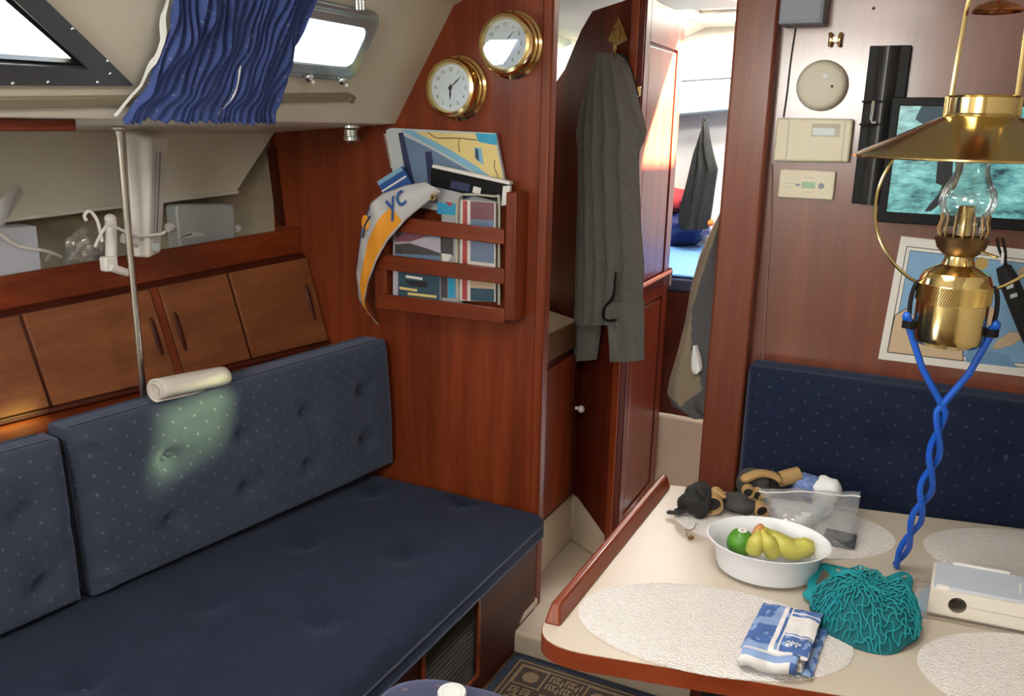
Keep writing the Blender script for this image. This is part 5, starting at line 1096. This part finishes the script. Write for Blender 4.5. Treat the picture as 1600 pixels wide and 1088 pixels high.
sr = root('wrapped_roll', P(1280, 790, 'z', MZ)+V((0, .04, 0)), 'white paper roll with blue print behind the clear bag', 'roll')
def blob(pts, rs, nm, m_, seed):
    g = G().tube(smoothpath(pts, 5), rs, 16)
    g.v = [p+V((noise.noise(p*70+V((seed, 0, 0))), noise.noise(p*70+V((0, seed, 0))), noise.noise(p*70)))*.006 for p in g.v]
    for p in g.v: p.z = max(p.z, MZ+.0008)
    return obj(g, nm, m_, sr, smooth=70)
o_ = V((0, .035, 0))
blob([P(1236, 764, 'z', MZ+.040)+o_, P(1256, 768, 'z', MZ+.040)+o_, P(1276, 772, 'z', MZ+.038)+o_], [.012]+[.026]*9+[.024], 'blue_wrapper', plain('blue_speckle', (.12, .19, .42), .6, var=.95, vscale=110), 1)
blob([P(1272, 771, 'z', MZ+.038)+o_, P(1290, 776, 'z', MZ+.038)+o_, P(1309, 782, 'z', MZ+.034)+o_], [.020]+[.030]*7+[.026, .020, .010], 'paper_end', 'tissue', 4)
blob([P(1292, 790, 'z', MZ+.024)+o_*.4, P(1265, 806, 'z', MZ+.020), P(1240, 822, 'z', MZ+.014)], [.014]+[.018]*9+[.008], 'paper_tail', 'tissue', 7)
tg = root('grape_stem', P(1078, 838, 'z', TAB+.005), 'tiny brown fruit stem lying on the placemat edge', 'stem')
obj(G().tube(smoothpath([P(1088, 818, 'z', TAB+.010), P(1084, 826, 'z', TAB+.007), P(1076, 829, 'z', TAB+.0065), P(1070, 827, 'z', TAB+.008)], 4), .0010, 5), 'twig', 'twig', tg); obj(G().ell(P(1080, 840, 'z', TAB+.005), (.006, .005, .004), 10, 8, warp=warpn(.4, 200, 1)), 'cap', 'twig', tg); obj(G().tube([P(1073, 832, 'z', TAB+.004), P(1073, 838, 'z', TAB+.002), P(1080, 840, 'z', TAB+.004)], .0009, 5), 'twig', 'twig', tg)
# ================================================================== FLOOR: RUG AND STOOL
px_ = .005; RX0, RY1 = -.945, 1.988; NI, NJ = 126, 200
KEY = ["############", "#..........#", "#.########.#", "#.#......#.#", "#.#.####.#.#", "#.#.#..#.#.#", "#.#.#.##.#.#", "#.#.#....#.#", "#.#.######.#", "#.#........#", "#.##########", "#..........."]
def rug(i, j):
    di, dj = min(i, NI-1-i), min(j, NJ-1-j); d = min(di, dj); t = j if di < dj else i
    if d < 4: return 0
    if d < 5: return 2
    if d < 6: return 1
    if d < 8: return 2
    if d == 8: return 1
    if d < 26:
        dd = d-9; per = 40; tt = (t-9) % per
        if tt < 17:
            if tt in (0, 16) or dd in (0, 16): return 1
            r_ = math.hypot(tt-8, dd-8); return 1 if r_ < 4.6 else (0 if tt in (2, 3, 13, 14) and dd in (2, 3, 13, 14) else 2)
        if tt < 19 or tt > 37: return 2
        if dd < 2 or dd > 15: return 2
        kx, ky = (tt-19) % 9, (dd-2) % 7
        return 1 if (kx in (0, 4) and ky < 5) or ky in (0,) and kx < 6 or (ky == 4 and 2 <= kx < 8) or (kx == 7 and ky > 1) or (kx == 2 and ky in (2, 3, 4)) else 2
    if d < 28: return 2
    if d == 28: return 1
    if d == 29: return 3
    return 0
g = G()
for j in range(NJ):
    i = 0
    while i < NI:
        k, c_ = i, rug(i, j)
        while k < NI and rug(k, j) == c_: k += 1
        y0, y1 = RY1-j*px_, RY1-(j+1)*px_; x0, x1 = RX0+i*px_, RX0+k*px_
        g.add([(x0, y1, .007), (x1, y1, .007), (x1, y0, .007), (x0, y0, .007)], [(0, 1, 2, 3)], c_); i = k
g.prism([(RX0, RY1, .001), (RX0+NI*px_, RY1, .001), (RX0+NI*px_, RY1-NJ*px_, .001), (RX0, RY1-NJ*px_, .001)], (0, 0, .0058), 0)
obj(g, 'floor_rug', ['rugblue', 'rugtan', 'rugbrown', 'rugplum'], label='dark blue rug with tan Greek key border on the cabin sole', cat='rug', smooth=0, weld=False)
st = root('stool', (-.68, 1.12, .007), 'small plum blue upholstered stool between the settee and the table', 'stool')
c0 = V((-.68, 1.115, 0)); a_ = math.radians(8)
def ST(u, v, h): return V((c0.x+u*math.cos(a_)-v*math.sin(a_), c0.y+u*math.sin(a_)+v*math.cos(a_), h))
def stt(a, b):
    t = a*2*math.pi; cx, cy = math.cos(t), math.sin(t); k = (abs(cx)**3.2+abs(cy)**3.2)**(-1/3.2)
    s_ = math.sin(b*math.pi/2); return ST(.150*cx*k*min(1, s_*1.0)**.5 if b < 1 else .150*cx*k, .150*cy*k*min(1, s_)**.5 if b < 1 else .150*cy*k, .455-.035*b**6-.004*noise.noise(V((cx*2, cy*2, b))))
g = G().grid(stt, 56, 16, uvf=lambda a, b: (math.cos(a*6.283)*.15*b, math.sin(a*6.283)*.15*b)); g.grid(lambda a, b: stt(a, 1)-V((0, 0, .06*b)), 56, 3)
g.poly([stt(i/56, 1)-V((0, 0, .06)) for i in range(56)]); obj(g, 'seat', 'stoolvel', st, smooth=70)
for u in (-.115, .115):
    for v in (-.115, .115): obj(G().tube([ST(u*1.08, v*1.08, .008), ST(u, v, .36)], [.012, .017], 10), 'leg', 'mahog', st)
c = P(706, 1081, 'z', .470); lr = root('bottle_cap', (c.x, c.y, .457), 'white round lid standing on the plum stool', 'lid')
obj(G().lathe([(0, .458), (.026, .458), (.027, .460), (.027, .4685), (.0255, .471), (0, .4715)], (c.x, c.y, 0), 32), 'cap', 'white', lr); obj(G().lathe([(.018, .4715), (.019, .4722), (.020, .4715)], (c.x, c.y, 0), 24), 'ridge', 'white', lr)
# ================================================================== ON THE HULL SHELF
def zs(y): return 1.112-.052*(2.15-y)
def xf(y): return -1.835-.19*(2.15-y)
ty = P(48, 380, 'x', -2.02).y
tx = root('tissue_box', (-2.05, ty-.10, zs(ty-.1)), 'pale blue patterned tissue box on the hull shelf', 'tissue box')
zt = P(40, 352, 'x', -2.02).z
k = NT('tissue_carton'); v = k.coord('Object'); sp_ = k.n('ShaderNodeSeparateXYZ', {0: v}); h_ = k.math('ADD', k.math('MULTIPLY', sp_.outputs[2], 9.), k.math('MULTIPLY', k.noise(v, 40, 4), .9))
k.l(k.ramp(h_, [(.42, (.03, .06, .20)), (.62, (.16, .24, .45)), (.85, (.50, .52, .60))]), k.b.inputs['Base Color']); k.b.inputs['Roughness'].default_value = .6
tz0 = zs(ty-.22)
obj(G().hexa([(xf(ty)-.008, ty, zs(ty)), (xf(ty)-.095, ty+.01, zs(ty)), (xf(ty-.22)-.095, ty-.21, tz0), (xf(ty-.22)-.008, ty-.22, tz0), (xf(ty)-.008, ty, zt), (xf(ty)-.095, ty+.01, zt), (xf(ty-.22)-.095, ty-.21, zt), (xf(ty-.22)-.008, ty-.22, zt)]), 'carton', k.m, tx, bevel=.002)
tp = P(-5, 350, 'x', -2.06)
def tis(a, b):
    t = a*2*math.pi; rr2 = .018+.050*b*(1+.25*math.sin(3*t+1)+.12*math.sin(7*t)); return V((tp.x+rr2*math.cos(t)*.55, tp.y+rr2*math.sin(t)+.012*b, zt-.002+b*.080*(1+.22*math.sin(2*t+.6)+.10*math.sin(5*t)+.08*math.sin(9*t))))
obj(G().grid(tis, 48, 10), 'tissue', 'tissue', tx, smooth=60)
sk = root('shelf_speaker', (P(325, 370, 'x', -1.945).x, 1.87, zs(1.87)), 'small pale grey bracket speaker with side knobs on the hull shelf', 'speaker')
XS = -1.945
q = [P(279, 320, 'x', XS), P(366, 325, 'x', XS)]; ya, yb, zt2 = q[0].y, q[1].y, q[0].z
def SKp(u, v, o): return V((XS+.035*0-o-.19*(ya+(yb-ya)*.5-ya-(yb-ya)*u)*-1*0-.10*(1-u)*(yb-ya)*.5, lerp(ya, yb, u), lerp(zs(1.87)+.001, zt2-.012*u, v)))
fr_ = rrect(0, 1, 0, 1, .09, 5)
n = len(fr_); f_ = [SKp(u, v, 0) for u, v in fr_]; b_ = [SKp(u, v, .060) for u, v in fr_]
obj(G().prism(f_, (-.055, .01, 0)), 'housing', 'palegrey', sk, bevel=.006, seg=3)
obj(G().poly([SKp(u, v, -.0008) for u, v in ((.04, .45), (.20, .50), (.36, .48), (.48, .38), (.36, .40), (.10, .40))]), 'pale_swoosh', 'white', sk, smooth=0); obj(G().poly([SKp(u, v, -.0012) for u, v in ((.06, .44), (.22, .48), (.22, .45), (.06, .42))]), 'dark_print', 'slate', sk, smooth=0)
for yy, s_ in ((ya, -1), (yb, 1)):
    z_ = P(378 if s_ > 0 else 271, 357, 'x', XS).z; xx = SKp(0 if s_ < 0 else 1, .5, 0).x-.012
    obj(G().tube([(xx, yy-.001*s_, z_), (xx, yy+.012*s_, z_)], .006, 8), 'knob_stem', 'whitep', sk); obj(G().tube([(xx, yy+.012*s_, z_), (xx, yy+.024*s_, z_)], .013, 12), 'side_knob', 'whitep', sk)
c = P(128, 372, 'x', -2.0); cz = zs(c.y)
g = G().ell((c.x, c.y, cz+.065), (.035, .055, .064), 30, 20, warp=warpn(.6, 32, 8))
for p in g.v: p.z = max(p.z, zs(p.y)+.001)
obj(g, 'crumpled_bag', 'crinkle', label='crumpled clear plastic bag on the hull shelf beside the tissue box', cat='bag', smooth=25)
pts = [P(-20, 358, 'x', -1.99), P(0, 366, 'x', -1.99), P(28, 384, 'x', -1.99), P(75, 393, 'x', -1.99), P(95, 402, 'x', -2.01), P(80, 396, 'x', -2.02), P(70, 410, 'x', -2.01)]
obj(G().tube(smoothpath(pts, 6), .0045, 8), 'white_cable', 'whitep', label='white electric cable lying along the hull shelf in front of the tissue box', cat='cable')
# clip lamp on the pole
sl_ = root('swivel_lamp', P(225, 405, 'x', -1.78), 'white upright strip lamp clamped to the steel pole', 'lamp')
def q3(x, y, X): return P(x, y, 'x', X)
Cb, Lb, Rb = q3(233, 404, -1.765), q3(206, 402, -1.800), q3(252, 396, -1.800)
Ct, Lt, Rt = q3(236, 217, -1.765), q3(194, 203, -1.800), q3(264, 213, -1.800)
hx = [Cb, Rb, Lb+Rb-Cb, Lb, Ct, Rt, Lt+Rt-Ct, Lt]
hs = obj(G().hexa(hx), 'housing', 'whitep', sl_, bevel=.008, seg=3)
def fr2(u, v, o):
    n_ = (Rt-Ct).cross(Cb-Ct).normalized(); 
    if n_.dot(CAM-Ct) < 0: n_ = -n_
    return Cb.lerp(Rb, u).lerp(Ct.lerp(Rt, u), v)+n_*o
obj(G().poly([fr2(u, v, .0012) for u, v in ((.18, .17), (.80, .19), (.80, .90), (.22, .90))]), 'diffuser', 'white', hs, smooth=0)
for u in (.26, .44, .50): obj(G().poly([fr2(u, .20, .002), fr2(u+.05, .20, .002), fr2(u+.05, .88, .002), fr2(u, .88, .002)]), 'slot', 'greyp', hs, smooth=0)
obj(G().lathe([(0, .007), (.011, .006), (.013, .002), (.013, -.004)], fr2(.35, .085, .002), 18, 'x'), 'rotary_switch', 'palegrey', hs)
obj(G().tube([P(174, 422, 'x', -1.775), P(173, 345, 'x', -1.800)], [.0135, .0135], 16), 'clamp_tube', 'whitep', sl_); obj(G().ell(P(172, 342, 'x', -1.800), (.0137, .0137, .012), 14, 8), 'clamp_cap', 'whitep', sl_)
obj(G().obox(P(170, 412, 'x', -1.775), (.012, 0, 0), (0, .018, 0), (0, 0, .018)), 'clamp_block', 'whitep', sl_, bevel=.005)
obj(G().tube([P(172, 418, 'x', -1.765), P(192, 424, 'x', -1.765), P(204, 428, 'x', -1.768)], [.010, .010, .008], 10), 'clamp_arm', 'whitep', sl_); obj(G().tube([P(190, 372, 'x', -1.785), P(215, 380, 'x', -1.775)], .012, 12), 'swivel_joint', 'whitep', sl_)
obj(G().tube(smoothpath([P(148, 386, 'x', -1.757), P(160, 362, 'x', -1.757), P(172, 352, 'x', -1.752), P(200, 364, 'x', -1.757), P(225, 368, 'x', -1.757), P(250, 366, 'x', -1.757), P(258, 362, 'x', -1.757)], 6), .0035, 8), 'cable_tie', 'whitep', sl_)
obj(G().tube(smoothpath([P(160, 378, 'x', -1.785), P(152, 345, 'x', -1.79), P(140, 330, 'x', -1.795), P(132, 337, 'x', -1.80), P(135, 345, 'x', -1.80)], 6), .004, 8), 'lamp_cable', 'whitep', sl_)
# rolled towel on the back cushion
a, b = P(243, 612, 'x', -1.632)+V((0, 0, .004)), P(349, 592, 'x', -1.612)+V((0, 0, .006))
rt = root('rolled_towel', a.lerp(b, .5)-V((0, 0, .028)), 'rolled white hand towel lying on top of the long back cushion', 'towel')
g = G(); d = (b-a).normalized(); u = V((d.y, -d.x, 0)).normalized(); n = 40
def spir(a_, b_):
    t = a_*2*math.pi*2.4+2.4; r_ = .010+.018*a_; return a.lerp(b, b_)+u*math.cos(t)*r_*1.15+V((0, 0, math.sin(t)*r_))+d*.004*math.sin(a_*11)
obj(G().grid(spir, 60, 12), 'roll', 'towelw', rt, smooth=60, solid=.005)
